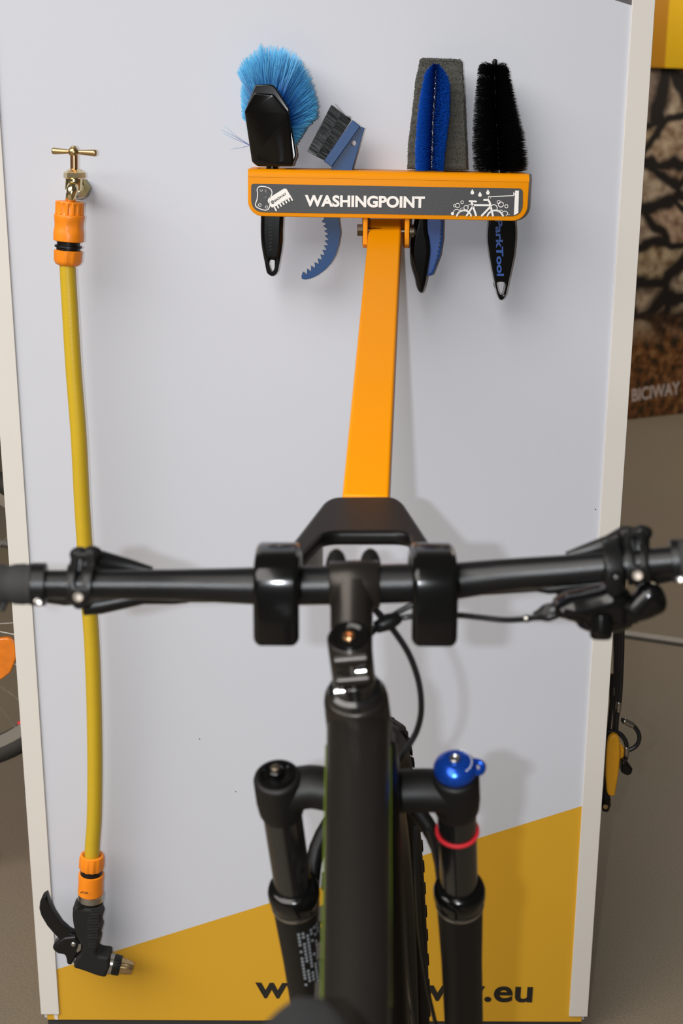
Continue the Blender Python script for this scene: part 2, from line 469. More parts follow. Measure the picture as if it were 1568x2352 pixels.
# =================================================================== WASH STAND (shelf, arm, hooks)
YF = -0.105
O0 = P(569, 388.0, YF); O1 = P(1216, 400.0, YF)
stand = thing('wash_stand', 'orange wall-mounted tool shelf lettered WASHINGPOINT with arm and black bike hooks', 'bike stand', P(890, 520, -0.01))
ux = (O1 - O0); W = ux.length; ux.normalize(); uz = V((0, -1, 0)).cross(ux).normalized(); uz = -uz if uz.z < 0 else uz
uy = V((0, 1, 0))
def SL(u, v, w=0.0): return O0 + ux * u + uz * v + uy * w       # shelf-local: right, up, into the board
SR = 0.011                                                       # bend radius
DEP = -YF - 0.001                                                # shelf depth
Hf = 0.0660
# front plate
outl = [(0.0, -SR)] + [(0.0, -Hf + 0.0215)] + [(0.0215 - 0.0215 * math.cos(rad(a)), -Hf + 0.0215 - 0.0215 * math.sin(rad(a))) for a in range(0, 91, 10)] + \
       [(W - 0.0215 + 0.0215 * math.sin(rad(a)), -Hf + 0.0215 - 0.0215 * math.cos(rad(a))) for a in range(0, 91, 10)] + [(W, -SR)]
Mloc = Matrix((ux, uy, uz)).transposed()
def local_warp(w): return O0 + Mloc @ w
plate('shelf_front', [outl], 0.0035, 0.0, M_orange, stand, 'front', bevel=0.0012, warp=local_warp)
# bend
bend = MB(); n = 8; vs = []; fs = []
for i in range(n + 1):
    a = math.pi / 2 * i / n
    for u in (0.0, W):
        for r in (SR, SR - 0.0032):
            vs.append(SL(u, -SR + r * math.sin(a), SR - r * math.cos(a)))
for i in range(n):
    o = i * 4
    fs += [(o, o + 2, o + 6, o + 4), (o + 1, o + 5, o + 7, o + 3), (o, o + 4, o + 5, o + 1), (o + 2, o + 3, o + 7, o + 6)]
bend.add(vs, fs)
# flat rear upright of the shelf (mount flange)
bend.build('shelf_bend', M_orange, stand, 60)
# top plate with slots for the tools
def slot(pxl, pxr, w0, w1):
    u0 = (P(pxl, 390, YF + (w0 + w1) / 2) - O0).dot(ux); u1 = (P(pxr, 390, YF + (w0 + w1) / 2) - O0).dot(ux)
    return rounded([(u0, w0), (u1, w0), (u1, w1), (u0, w1)], 0.004)
def flat_warp(w): return O0 + ux * w.x + uy * w.y + uz * w.z
def topz(x): return (O0.z + (x - O0.x) * ux.z / ux.x) + 0.0015
slots = [slot(593, 655, 0.030, 0.075), slot(738, 816, 0.040, 0.062), slot(950, 1024, 0.028, 0.078), slot(1122, 1175, 0.030, 0.075)]
plate('shelf_top', [[(0, SR), (W, SR), (W, DEP), (0, DEP)]] + slots, -0.0032, 0.0, M_orange, stand, 'flat', bevel=0.0004, warp=flat_warp)
back = MB().prism([SL(0.01, -0.004, DEP - 0.004), SL(W - 0.01, -0.004, DEP - 0.004), SL(W - 0.01, -0.045, DEP - 0.004), SL(0.01, -0.045, DEP - 0.004)], (0, 0.004, 0))
back.build('shelf_back_flange', M_orange, stand, 0)
# sticker
YS = YF - 0.0002
stk = rounded([(576.5, 422), (1200, 433), (1200, 497), (576.5, 487)], [7, 9, 30, 30], 8)
plate('sticker', [xz(stk, YS)], YS + 0.0002, YS - 0.0006, M_sticker, stand, 'front', bevel=0.0001, res=1)
YT = YS - 0.0007
a, b, c = P(700, 474.5, YT), P(975, 478, YT), P(700, 447.5, YT)
lettering('shelf_title', 'WASHINGPOINT', a, b - a, c - a, M_white, stand, bold=0.038, label='white bold capitals', th=0.0008)
mmpx = (P(1000, 450, YT) - P(900, 450, YT)).length / 100
icon = MB()
k3 = conv(4.6118, 560, 370); k4 = conv(4.6118, 900, 370)
def ST(k, pts, w, closed=False, sm=True, tgt=icon, Y=YT):
    q = k(pts)
    if sm: q = sm2(q, 4) if closed else [(p.x, p.y) for p in smooth_path([V((x, y)) for x, y in q], 4)]
    tgt.stroke([P(x, y, Y) for x, y in q], w / 4.6118 * mmpx, Y, closed=closed)
def CI(k, cx, cy, r, w, a0=0, a1=360, tgt=icon):
    pts = arc(cx, cy, r, a0, a1, 16)
    ST(k, pts, w, sm=False, tgt=tgt)
def FI(k, pts, tgt=icon, Y=YT, th=0.0004):
    tgt.prism([P(x, y, Y) for x, y in k(pts)], (0, -th, 0))
# sponge outline and its holes
ST(k3, [(190, 268), (240, 275), (285, 300), (297, 340), (280, 390), (268, 430), (275, 475), (250, 515), (205, 517), (140, 490), (122, 460), (140, 400), (145, 340), (140, 300), (160, 272)], 9, True)
CI(k3, 168, 466, 15, 6); CI(k3, 183, 308, 12, 5, -20, 200); CI(k3, 235, 318, 10, 5, 90, 270); CI(k3, 232, 388, 9, 5, 180, 330); CI(k3, 240, 486, 13, 5)
# comb with teeth
comb = rounded([(258, 395), (425, 290), (450, 292), (495, 370), (490, 385), (315, 490), (290, 490), (250, 425)], 14)
FI(k3, comb)
for i in range(7):
    bx, by = 318 + (488 - 318) * i / 6, 478 - (478 - 368) * i / 6
    ST(k3, [(bx, by), (bx + 24, by + 46)] if i in (0, 6) else [(bx, by), (bx + 20, by + 36)], 15, sm=False)
icon.build('sponge_and_comb_icon', M_white, stand, 0)
ang = V(k3([(448, 338)])[0]) - V(k3([(330, 430)])[0])
a, b = P(*k3([(332, 432)])[0], YT - 0.00045), P(*k3([(455, 352)])[0], YT - 0.00045)
up = P(*k3([(318, 412)])[0], YT - 0.00045) - a
lettering('comb_lettering', 'BICIWAY', a, b - a, up, M_text, stand, bold=0.03, th=0.0002)
cm = MB(); ST(k3, arc(304, 434, 15, 0, 360, 14), 6, sm=False, tgt=cm, Y=YT - 0.0004); ST(k3, [(312, 426), (300, 430), (308, 438), (296, 444)], 5, tgt=cm, Y=YT - 0.0004)
cm.build('comb_emblem', M_text, stand, 0)
# bicycle in foam under drops, held by a wall arm
ic2 = MB()
for cx, cy, r in ((850, 335, 19), (931, 360, 19), (1015, 337, 19)):
    FI(k4, [(cx, cy - 38)] + arc(cx, cy, r, -30, 210, 12), tgt=ic2)
for (pts, w) in (([(820, 423), (890, 428)], 18), ([(840, 428), (890, 577)], 20), ([(858, 466), (1040, 468)], 20), ([(862, 470), (790, 577)], 18),
                 ([(1045, 480), (950, 578)], 20), ([(975, 412), (1020, 412), (1035, 440), (1068, 578)], 20)):
    ST(k4, pts, w, sm=False, tgt=ic2)
CI(k4, 762, 600, 78, 17, 195, 345, tgt=ic2); CI(k4, 1092, 610, 88, 17, 200, 340, tgt=ic2)
for cx, cy, r, w in ((742, 436, 15, 6), (694, 470, 23, 6), (664, 472, 13, 6), (785, 492, 24, 6), (1130, 434, 17, 6), (1153, 460, 27, 8), (1211, 479, 17, 7)):
    CI(k4, cx, cy, r, w, tgt=ic2)
for cx, cy, r, w, a0, a1 in ((685, 545, 34, 7, 170, 340), (745, 520, 24, 6, 180, 300), (825, 485, 24, 6, 160, 300), (1078, 498, 36, 9, 200, 380), (1150, 545, 26, 7, 190, 320), (1195, 560, 30, 7, 190, 370), (1232, 590, 26, 7, 200, 300)):
    CI(k4, cx, cy, r, w, a0, a1, tgt=ic2)
FI(k4, arc(640, 556, 17, 0, 360, 14), tgt=ic2)
for cx, cy, r in ((694, 478, 12), (785, 500, 12), (1155, 468, 13), (850, 343, 9), (1196, 566, 14)):
    pass
ST(k4, [(1045, 377), (1278, 366)], 8, sm=False, tgt=ic2); ST(k4, [(1022, 392), (1022, 375), (1042, 374), (1044, 392)], 8, tgt=ic2)
ST(k4, [(1288, 330), (1288, 366), (1280, 368)], 7, sm=False, tgt=ic2); ST(k4, [(1288, 350), (1303, 350)], 10, sm=False, tgt=ic2)
FI(k4, [(1303, 312), (1343, 312), (1337, 545), (1318, 562), (1290, 572)], tgt=ic2)
ic2.build('bicycle_and_foam_icon', M_white, stand, 0)
# cheek plates that carry the arm
def cheek(xc):
    x = P(xc, 530, -0.09).x
    zt = P(880, 500, -0.09).z + 0.012; zb = P(880, 572, -0.1).z
    ol = [(-0.001, zt), (-0.001, zb + 0.01), (-0.03, zb)] + [(-0.085 - 0.022 * math.sin(rad(t)), zb + 0.022 - 0.022 * math.cos(rad(t))) for t in range(0, 91, 15)] + [(-0.107, zt)]
    ol = [(max(p[0], -0.100), p[1]) for p in ol]
    return plate('cheek_plate', [ol], x - 0.0034, x + 0.0034, M_orange, stand, 'side', bevel=0.0012)
cheek(838.5); cheek(934)
# mounting plate against the board
mp = on([(826, 440), (950, 442), (950, 500), (826, 498)], -0.001)
MB().prism(mp, (0, -0.005, 0)).build('mounting_plate', M_orange, stand, 30, bevel=0.001)
# pivot bolt
pb = P(827, 528.5, -0.086)
MB().lathe(pb + V((-0.0045, 0, 0)), (1, 0, 0), [(0, 0.0085), (0.0005, 0.0092), (0.008, 0.0092), (0.0085, 0.0085)], 24, flat=6).build('bolt_head', M_dsteel, stand, 30)
pr = P(941, 532, -0.086)
MB().lathe(pr, (1, 0, 0), [(0, 0.0105), (0.0015, 0.0105), (0.0018, 0.0085), (0.006, 0.0083), (0.0075, 0.005), (0.009, 0.0045)], 24).build('lock_nut', M_dsteel, stand, 30)
MB().tube([pb, pr], 0.004, 12).build('pivot_bolt', M_dsteel, stand)
# square arm
A = P(884.5, 548, -0.062); B = Q(838.5, 1196, 1.285)
AD = (B - A).normalized()
A2 = A - AD * 0.02
sx, sy = frame_of(AD, (0, 0, 1))
hw = 0.0240
def sq(c, h): return [c + sx * a_ + sy * b_ for a_, b_ in ((-h, -h), (h, -h), (h, h), (-h, h))]
arm = MB(); r0, r1 = sq(A2, hw), sq(B - AD * 0.010, hw)
arm.add(r0 + r1, [(0, 1, 2, 3), (7, 6, 5, 4), (0, 4, 5, 1), (1, 5, 6, 2), (2, 6, 7, 3), (3, 7, 4, 0)])
arm.build('arm', M_orange, stand, 40, bevel=0.0035)
# black yoke plate and the two rubber-coated hooks
zY = 1.245
hxl0, hxl1 = Q(584, 1300, 1.03).x, Q(668, 1300, 1.03).x
hxr0, hxr1 = Q(958, 1300, 1.03).x, Q(1042, 1300, 1.03).x
def pzp(x, y): p = PZ(x, y, zY); return (p.x, p.y)
Yh = CAM.y + 1.045
yoke = [pzp(765, 1140), pzp(744, 1150), pzp(670, 1245), (hxl0 + 0.006, Yh + 0.01), (hxl0 + 0.008, Yh), (hxl1, Yh), pzp(748, 1221), pzp(936, 1221), (hxr0, Yh), (hxr1 - 0.008, Yh), (hxr1 - 0.006, Yh + 0.01), pzp(988, 1245), pzp(926, 1152), pzp(905, 1139)]
yoke = rounded(yoke, [0.012, 0.02, 0.02, 0.004, 0.004, 0.004, 0.014, 0.014, 0.004, 0.004, 0.004, 0.02, 0.02, 0.012], 5)
plate('yoke_plate', [yoke], zY - 0.014, zY, M_satin, stand, 'flat', bevel=0.0045, res=4)
for (xa_, xb_, sgn) in ((hxl0, hxl1, 1), (hxr0, hxr1, -1)):
    # stiffening flange under each yoke limb
    if sgn == 1: p0 = V((*pzp(735, 1216), zY - 0.012)); p1 = V((hxl1 - 0.004, Yh + 0.004, zY - 0.012))
    else: p0 = V((*pzp(950, 1216), zY - 0.012)); p1 = V((hxr0 + 0.004, Yh + 0.004, zY - 0.012))
    d = (p1 - p0).normalized(); nn = V((-d.y, d.x, 0)) * 0.003
    MB().prism([p0 - nn, p1 - nn, p1 + nn, p0 + nn], (0, 0, -0.024)).build('yoke_flange', M_gloss, stand, 30, bevel=0.0012)
    cl = [(1.056, 1.236), (1.040, 1.250), (1.022, 1.2685), (1.006, 1.2745), (0.984, 1.2745), (0.970, 1.2705), (0.9625, 1.262), (0.959, 1.240), (0.9575, 1.2125)]
    clp = [(p.x, p.y) for p in smooth_path([V(c) for c in cl], 5)]
    th = 0.0055; o1 = []; o2 = []
    for i, (dd, zz) in enumerate(clp):
        q0 = V(clp[max(i - 1, 0)]); q1 = V(clp[min(i + 1, len(clp) - 1)]); t = (q1 - q0).normalized(); nr = V((-t.y, t.x)) * th
        o1.append((CAM.y + dd + nr.x, zz + nr.y)); o2.append((CAM.y + dd - nr.x, zz - nr.y))
    wx = (xb_ - xa_)
    ext = Q(688, 1370, 0.96).x - Q(582, 1370, 0.96).x
    c0 = Q(634 if sgn == 1 else 999, 1370, 0.96).x
    # outline corners of the hanging end are rounded by tapering the width at the tip
    zt = 1.2070
    def wrp(w, c0=c0, zt=zt):
        k = (w.z - zt) / 0.012
        if k < 1 and w.y < CAM.y + 0.98:
            k = max(k, 0.0); s_ = 1 - 0.50 * (1 - math.sqrt(max(0, 1 - (1 - k) ** 2)))
            return V((c0 + (w.x - c0) * s_, w.y, w.z))
        return w
    plate('hook', [o1 + o2[::-1]], c0 - ext / 2, c0 + ext / 2, M_gloss, stand, 'side', bevel=0.0052, res=5, smooth=60, warp=wrp)

# =================================================================== TOOLS IN THE SHELF
YTL = -0.055
kA = conv(4.3556, 500, 80); kB = conv(1.96, 480, 60); kC = conv(3.5636, 800, 480)
# -- 1 soft blue brush with black block
t1 = thing('wash_brush', 'soft brush with fanned light blue bristles on a black block, leftmost on shelf', 'brush', P(625, 380, YTL))
blk = kA([(368, 575), (560, 592), (716, 785), (757, 1290), (742, 1318), (395, 1318), (338, 1272), (268, 765)])
plate('brush_block', [rounded(xz(blk, -0.100), 0.003)], -0.086, -0.101, M_blk, t1, 'front', bevel=0.003, res=4, warp=lambda w: V((w.x, w.y - (w.z - P(620, 300, -0.1).z) * 0.13, w.z)))
blk2 = kA([(380, 500), (540, 497), (578, 520), (722, 745), (722, 800), (790, 1210), (750, 1300), (380, 1290), (300, 900), (300, 700)])
plate('bristle_socket', [rounded(xz(blk2, -0.078), 0.003)], -0.062, -0.090, M_blk, t1, 'front', bevel=0.002, res=3)
fan = kA([(285, 880), (240, 830), (222, 560), (240, 460), (185, 370), (225, 270), (290, 210), (370, 150), (430, 90), (480, 110), (600, 105), (690, 125), (740, 150), (820, 210), (870, 280), (920, 380), (965, 500), (985, 600), (1010, 700), (1005, 820), (900, 930), (830, 1040), (785, 1110), (700, 1100), (400, 1100), (300, 1000)])
br = MB(); cx, cy = 620, 300
for i in range(13000):
    ang_ = random.uniform(0, 2 * math.pi)
    # radial extent of the silhouette in this direction
    lo_, hi_ = 0.0, 320.0
    dx, dy = math.cos(ang_), math.sin(ang_)
    for _ in range(11):
        mid = (lo_ + hi_) / 2
        if inside((cx + dx * mid, cy + dy * mid), fan): lo_ = mid
        else: hi_ = mid
    R_ = lo_ * (0.50 + 0.50 * random.random() ** 0.45) * random.uniform(0.95, 1.02)
    rr = random.uniform(0.05, 0.42) * min(R_, 50)
    x0_, y0_ = cx - 2 + dx * rr * 0.8, cy + dy * rr
    ft = R_ / max(lo_, 1)
    ytip = -0.058 + 0.05 * random.random() ** 0.7 - 0.028 * ft * random.random()
    a_ = P(x0_, y0_, -0.060); b_ = P(cx + dx * R_, cy + dy * R_, max(-0.075, min(ytip, -0.004)))
    bristle(br, a_, b_, 0.0005, 0.00035, 0.03)
for (x_, y_) in ((507, 298), (515, 290), (527, 343), (512, 306), (540, 166), (545, 165)):
    bristle(br, P(574, 334 if y_ > 200 else 215, -0.053), P(x_, y_, -0.03), 0.0003, 0.0002, 0.08)
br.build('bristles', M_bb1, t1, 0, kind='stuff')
h1 = [(601, 450), (648, 450), (650, 530), (649, 562), (643, 600), (638, 622), (628, 634), (618, 630), (611, 615), (603, 578), (599, 545), (599, 500)]
hole1 = [(620.5, 596), (631, 597), (630.5, 616), (628, 623), (622, 622), (618.5, 605)]
plate('handle', [sm2(xz(h1, YTL), 3), xz(rounded(hole1, 3), YTL)], YTL + 0.009, YTL - 0.009, M_gloss, t1, 'front', bevel=0.006, res=5, smooth=60)
MB().tube([P(625, 380, YTL) + V((0, 0, 0.01)), P(624, 455, YTL)], 0.009, 16).build('neck', M_gloss, t1)
ln = MB()
for i in range(9): ln.stroke([P(616 + i * 0.3, 511 + i * 8, YTL - 0.0092), P(622 + i * 0.3, 508 + i * 8, YTL - 0.0092)], 0.0008, 0)
ln.build('handle_engraving', M_black, t1, 0)

# -- 2 gear brush with claw
t2 = thing('gear_brush', 'small blue gear brush with stiff black bristles and serrated claw', 'brush', P(775, 385, YTL))
fin = kA([(1418, 917), (1447, 925), (1468, 935), (1352, 1320), (1340, 1420), (1150, 1420), (1138, 1318)])
hl = P(*kA([(1360, 1083)])[0], YTL); hr = 0.0039
plate('fin', [xz(rounded(fin, 1), YTL), [(hl.x + hr * math.cos(rad(a)), hl.z + hr * math.sin(rad(a))) for a in range(0, 360, 20)]], YTL + 0.003, YTL - 0.003, M_blue, t2, 'front', bevel=0.0008)
hd = kA([(1345, 853), (1425, 915), (1138, 1318), (1060, 1262)])
plate('bristle_bar', [xz(rounded(hd, 1.5), YTL)], YTL + 0.009, YTL - 0.009, M_blue, t2, 'front', bevel=0.001)
rg = kA([(1385, 890), (1425, 915), (1138, 1318), (1100, 1290)])
plate('bar_ridge', [xz(rounded(rg, 1), YTL)], YTL - 0.009, YTL - 0.0115, M_blue, t2, 'front', bevel=0.0008)
bq = MB(); r0_, r1_ = kA([(1330, 862), (1070, 1255)]); e0_, e1_ = kA([(1130, 705), (900, 1150)])
for i in range(2600):
    t = random.random(); s_ = t + random.uniform(-0.02, 0.02); yo = random.uniform(-0.0085, 0.0085)
    L_ = random.uniform(0.93, 1.0) * random.choice((1, 1, 1, 0.97))
    ax, ay = r0_[0] + (r1_[0] - r0_[0]) * t, r0_[1] + (r1_[1] - r0_[1]) * t
    bx, by = e0_[0] + (e1_[0] - e0_[0]) * s_, e0_[1] + (e1_[1] - e0_[1]) * s_
    bristle(bq, P(ax, ay, YTL + yo), P(ax + (bx - ax) * L_, ay + (by - ay) * L_, YTL + yo * 1.3), 0.0005, 0.0004, 0.03)
for i in range(14):
    x_, y_ = random.choice(((1135, 680), (1150, 690), (1290, 810), (1300, 815), (895, 1165), (900, 1155)))
    px_, py_ = kA([(x_ + random.uniform(-12, 25), y_ + random.uniform(-6, 10))])[0]
    sxp, syp = (r0_ if y_ < 1000 else r1_)
    bristle(bq, P(sxp, syp, YTL), P(px_, py_, YTL - 0.004), 0.0004, 0.0003, 0.02)
bq.build('bristles', M_bblack, t2, 0, kind='stuff')
outer = [(762, 455), (775, 470), (778, 499), (782, 534), (778, 560), (771, 585), (761, 603), (748, 618), (731, 631), (715, 639), (700, 642), (693, 640), (692, 634)]
inner = [(698, 627), (708, 620), (722, 608), (735, 592), (744, 575), (748.5, 556), (748.5, 536), (744, 515), (736, 497), (735, 470), (738, 455)]
# saw teeth along the inner edge
ip = smooth_path([V(p) for p in inner[:9]], 6); L = [0]
for i in range(1, len(ip)): L.append(L[-1] + (ip[i] - ip[i - 1]).length)
def at_len(s):
    for i in range(1, len(ip)):
        if L[i] >= s: t = (s - L[i - 1]) / (L[i] - L[i - 1]); return ip[i - 1].lerp(ip[i], t), (ip[i] - ip[i - 1]).normalized()
    return ip[-1], (ip[-1] - ip[-2]).normalized()
teeth = []; nt_ = 13
for i in range(nt_):
    p, t = at_len(L[-1] * i / nt_); nrm = V((t.y, -t.x))
    q, t2_ = at_len(L[-1] * (i + 0.25) / nt_)
    dep = 10 - 3.5 * i / nt_
    teeth += [tuple(p - nrm * -dep * 0.45), tuple(q + nrm * dep * -0.75)]
zig = outer + teeth + [(735, 480), (738, 455)]
plate('serrated_claw', [xz(zig, YTL)], YTL + 0.0025, YTL - 0.0025, M_blue, t2, 'front', bevel=0.0005, res=1)
MB().prism(on([(762, 384), (806, 384), (800, 460), (745, 460)], YTL - 0.002), (0, 0.004, 0)).build('blade_web', M_blue, t2, 0)

# -- 3 foam and blue bristle brush
t3 = thing('foam_scrub_brush', 'long blue brush backed by grey foam pad with black and blue grip', 'brush', P(1000, 390, YTL))
fo = kB([(950, 150), (960, 146), (1125, 152), (1136, 165), (1140, 230), (1148, 440), (1156, 646), (1050, 648), (895, 642), (898, 540), (915, 400), (932, 240), (946, 180)])
YFm = -0.045
def fz(w):
    k = noise.noise(w * 160) * 0.0011 + noise.noise(w * 420) * 0.0007
    return w + V((k, k * 1.5, noise.noise(w * 230 + V((5, 5, 5))) * 0.001))
fpts = []
fo2 = xz(fo, YFm)
for i in range(len(fo2)):
    a_, b_ = V(fo2[i]), V(fo2[(i + 1) % len(fo2)]); m_ = max(1, int((b_ - a_).length / 0.002))
    for j in range(m_): q = a_.lerp(b_, j / m_); fpts.append((q.x, q.y))
plate('foam_pad', [fpts], YFm + 0.018, YFm - 0.018, M_foam, t3, 'front', bevel=0.003, warp=fz)
ff = MB()
for i in range(5200):
    if random.random() < 0.5:
        j = random.randrange(len(fpts)); q = V(fpts[j]); a_ = V((q.x, YFm + random.uniform(-0.018, 0.016), q.y)); n_ = V((random.uniform(-1, 1), random.uniform(-1, 1), random.uniform(-1, 1)))
    else:
        q = sample(fo2); a_ = V((q[0], YFm - 0.018, q[1])); n_ = V((random.uniform(-1, 1), -1, random.uniform(-1, 1)))
    bristle(ff, a_, a_ + n_.normalized() * random.uniform(0.0008, 0.0022), 0.0004, 0.0002, 0.2)
ff.build('foam_fuzz', M_foam, t3, 0, kind='stuff')
# spiral-wound blue bristles round a twisted wire
wire = [P(*kB([c])[0], -0.080) for c in ((1018, 205), (1014, 300), (1006, 420), (1003, 540), (1000, 640))]
wv = smooth_path(wire, 8)
left = [(185, 985), (230, 965), (330, 945), (450, 932), (560, 926), (640, 927)]; right = [(185, 1045), (230, 1075), (270, 1085), (400, 1083), (500, 1070), (590, 1060), (640, 1056)]
def interp(tab, y):
    if y <= tab[0][0]: return tab[0][1]
    for (y0, x0), (y1, x1) in zip(tab, tab[1:]):
        if y <= y1: return x0 + (x1 - x0) * (y - y0) / (y1 - y0)
    return tab[-1][1]
b3 = MB()
for i in range(7500):
    yk = random.uniform(178, 648); c_ = interp([(178, 1019), (300, 1014), (420, 1006), (640, 1000)], yk)
    th_ = random.uniform(0, 2 * math.pi); ch = math.cos(th_)
    R_ = (interp(right, yk) - c_) if ch > 0 else (c_ - interp(left, yk))
    if yk < 215: R_ *= math.sqrt(max(0.05, 1 - ((215 - yk) / 42) ** 2))
    R_ *= random.uniform(0.93, 1.03)
    w0 = P(*kB([(c_, yk)])[0], -0.080)
    w1 = P(*kB([(c_ + R_ * ch, yk + random.uniform(-10, 10))])[0], -0.080); w1.y = -0.080 - 0.015 * (abs(math.sin(th_)) ** 0.6) * random.uniform(0.75, 1.03)
    if w1.y > -0.0665: w1.y = -0.0665
    w1.z = max(w1.z, topz(w1.x)); w0.z = max(w0.z, topz(w0.x))
    bristle(b3, w0, w1, 0.00045, 0.0004, 0.03)
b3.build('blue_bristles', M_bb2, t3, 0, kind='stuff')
tw = MB()
for ph in (0, math.pi):
    pth = []
    for i, w in enumerate(wv * 1):
        pass
    nW = 120
    for i in range(nW + 1):
        s_ = i / nW * (len(wv) - 1); j = min(int(s_), len(wv) - 2); c_ = wv[j].lerp(wv[j + 1], s_ - j) + V((0, -0.0115, 0))
        aa = ph + i * 0.9; pth.append(c_ + V((0.0009 * math.cos(aa), 0.0009 * math.sin(aa), 0)))
    tw.tube(pth, 0.0005, 6)
tw.build('twisted_wire', M_steel, t3)
hb = kC([(560, -100), (640, -100), (648, 160), (665, 250), (672, 350), (660, 450), (645, 545), (638, 590), (622, 650), (603, 688), (590, 686), (572, 672), (555, 630), (545, 575), (528, 520), (511, 450), (505, 350), (516, 220), (548, 80)])
plate('handle', [sm2(xz(hb, -0.062), 3)], -0.034, -0.068, M_gloss, t3, 'front', bevel=0.007, res=6, smooth=70)
gb = kC([(600, -100), (775, -100), (778, 75), (773, 250), (752, 380), (712, 485), (692, 535), (668, 545), (640, 552), (600, 400)])
plate('blue_grip', [rounded(xz(gb, -0.056), 0.001)], -0.034, -0.060, M_bluegrip, t3, 'front', bevel=0.004, res=5, smooth=60)
gd = MB()
for i in range(11):
    t = i / 10; y_ = 95 + t * 350; x_ = interp([(95, 752), (250, 747), (380, 722), (445, 706)], y_)
    gd.prism(on(kC([(x_, y_), (x_ + 13, y_ - 4), (x_ + 9, y_ + 14), (x_ - 2, y_ + 16)]), -0.0601), (0, -0.0006, 0))
gd.build('grip_nubs', M_black, t3, 0)

# -- 4 round black brush
t4 = thing('round_brush', 'tapered round black bristle brush with twisted wire tip, rightmost on shelf', 'brush', P(1147, 390, YTL))
b4 = MB(); cxt = [(150, 1135), (250, 1138), (395, 1146.5)]
lt = [(152, 1103), (170, 1096), (250, 1088), (330, 1084), (395, 1087)]; rt = [(152, 1160), (170, 1170), (250, 1187), (320, 1203), (370, 1209), (395, 1206)]
for i in range(11000):
    yk = random.uniform(158, 393) if random.random() > 0.05 else random.uniform(152, 175)
    c_ = interp(cxt, yk); th_ = random.uniform(0, 2 * math.pi); ch = math.cos(th_)
    R_ = (interp(rt, yk) - c_) if ch > 0 else (c_ - interp(lt, yk))
    R_ *= random.uniform(0.86, 1.04)
    w0 = P(c_, yk, YTL)
    w1 = P(c_ + R_ * ch, yk + random.uniform(-7, 3) - (5 if yk < 180 else 0), YTL); w1.y = max(-0.098, min(-0.006, YTL - R_ * mmpx * 0.75 * math.sin(th_)))
    w1.z = max(w1.z, topz(w1.x)); w0.z = max(w0.z, topz(w0.x))
    bristle(b4, w0, w1, 0.00035, 0.0003, 0.05)
b4.build('bristles', M_bblack, t4, 0, kind='stuff')
MB().tube([P(1136, 141, YTL), P(1136, 152, YTL), P(1138, 250, YTL), P(1147, 396, YTL)], [0.0036, 0.0036, 0.0016, 0.0016], 12).ball(P(1136, 141, YTL), 0.0036).build('wire_core', M_black, t4)
hh = kC([(1165, -150), (1335, -150), (1345, -20), (1354, 88), (1361, 200), (1350, 350), (1330, 460), (1305, 580), (1282, 690), (1262, 728), (1243, 738), (1222, 722), (1200, 640), (1165, 470), (1142, 330), (1134, 220), (1142, 88), (1150, -20)])
hhole = kC([(1207, 598), (1228, 590), (1262, 592), (1275, 605), (1277, 635), (1262, 690), (1245, 699), (1228, 685), (1208, 630)])
plate('handle', [sm2(xz(hh, YTL), 3), sm2(xz(hhole, YTL), 2)], YTL + 0.013, YTL - 0.013, M_gloss, t4, 'front', bevel=0.0022, res=6, smooth=70)
MB().tube([P(1146, 396, YTL) + V((0, 0, 0.004)), P(1146, 450, YTL)], 0.012, 18).build('neck', M_gloss, t4)
a = P(*kC([(1200, 82)])[0], YTL - 0.0131); b = P(*kC([(1214, 548)])[0], YTL - 0.0131); c = P(*kC([(1258, 82)])[0], YTL - 0.0131)
lettering('grip_lettering', 'ParkTool', a, b - a, c - a, M_bluegrip, t4, bold=0.03, th=0.0008, label='blue lettering running down the handle', shear=0.0)

# =================================================================== TAP, HOSE, SPRAY GUN
YH = -0.085
kT = conv(5.2267, 60, 300)
def T(x, y, Y=YH): return P(*kT([(x, y)])[0], Y)
mm = (P(200, 450, YH) - P(100, 450, YH)).length / 100 / 5.2267   # metres per crop pixel
tap = thing('garden_tap', 'brass garden tap with T handle on white board above the yellow hose', 'tap', T(560, 700, 0))
hdl = MB(); hc = T(570, 255)
e1, e2 = T(318, 245), T(842, 270)
hdl.lathe(hc, e1 - hc, [(0, 26 * mm), (60 * mm, 24 * mm), (95 * mm, 29 * mm), (225 * mm, 39 * mm), (245 * mm, 38 * mm), (256 * mm, 30 * mm)], 20)
hdl.lathe(hc, e2 - hc, [(0, 26 * mm), (60 * mm, 24 * mm), (95 * mm, 28 * mm), (240 * mm, 40 * mm), (262 * mm, 39 * mm), (275 * mm, 30 * mm)], 20)
hdl.ball(hc, 66 * mm, 24, (1, 1, 0.95))
hdl.build('tap_handle', M_bronze, tap, 60)
MB().lathe(T(570, 210), (0, -0.15, 1), [(-0.004, 40 * mm), (0.0, 38 * mm), (0.0025, 30 * mm), (0.0032, 16 * mm)], 20).build('handle_screw', M_bronze, tap, 40)
MB().tube([T(575, 300), T(577, 480)], 46 * mm, 20).build('spindle', M_copper, tap)
bn = T(577, 455)
MB().lathe(bn, (0.0, 0, -1), [(0, 45 * mm), (12 * mm, 75 * mm), (50 * mm, 130 * mm), (105 * mm, 134 * mm), (118 * mm, 120 * mm)], 36, flat=6).build('bonnet_nut', M_brass, tap, 25)
bd = MB()
bd.tube(smooth_path([T(572, 560), T(572, 610), T(568, 660), T(566, 710)], 4), [100 * mm] * 13, 24)
bd.tube(smooth_path([T(566, 640, YH), T(556, 700, YH - 0.012), T(540, 770, YH - 0.015), T(530, 860, YH - 0.006), T(530, 900, YH)], 5), [(70 * mm, 70 * mm)] * 8 + [62 * mm] * 13, 24)
bd.tube([T(570, 660, YH), T(610, 700, -0.012)], [96 * mm, 90 * mm], 24)
bd.build('tap_body', M_brass, tap, 60)
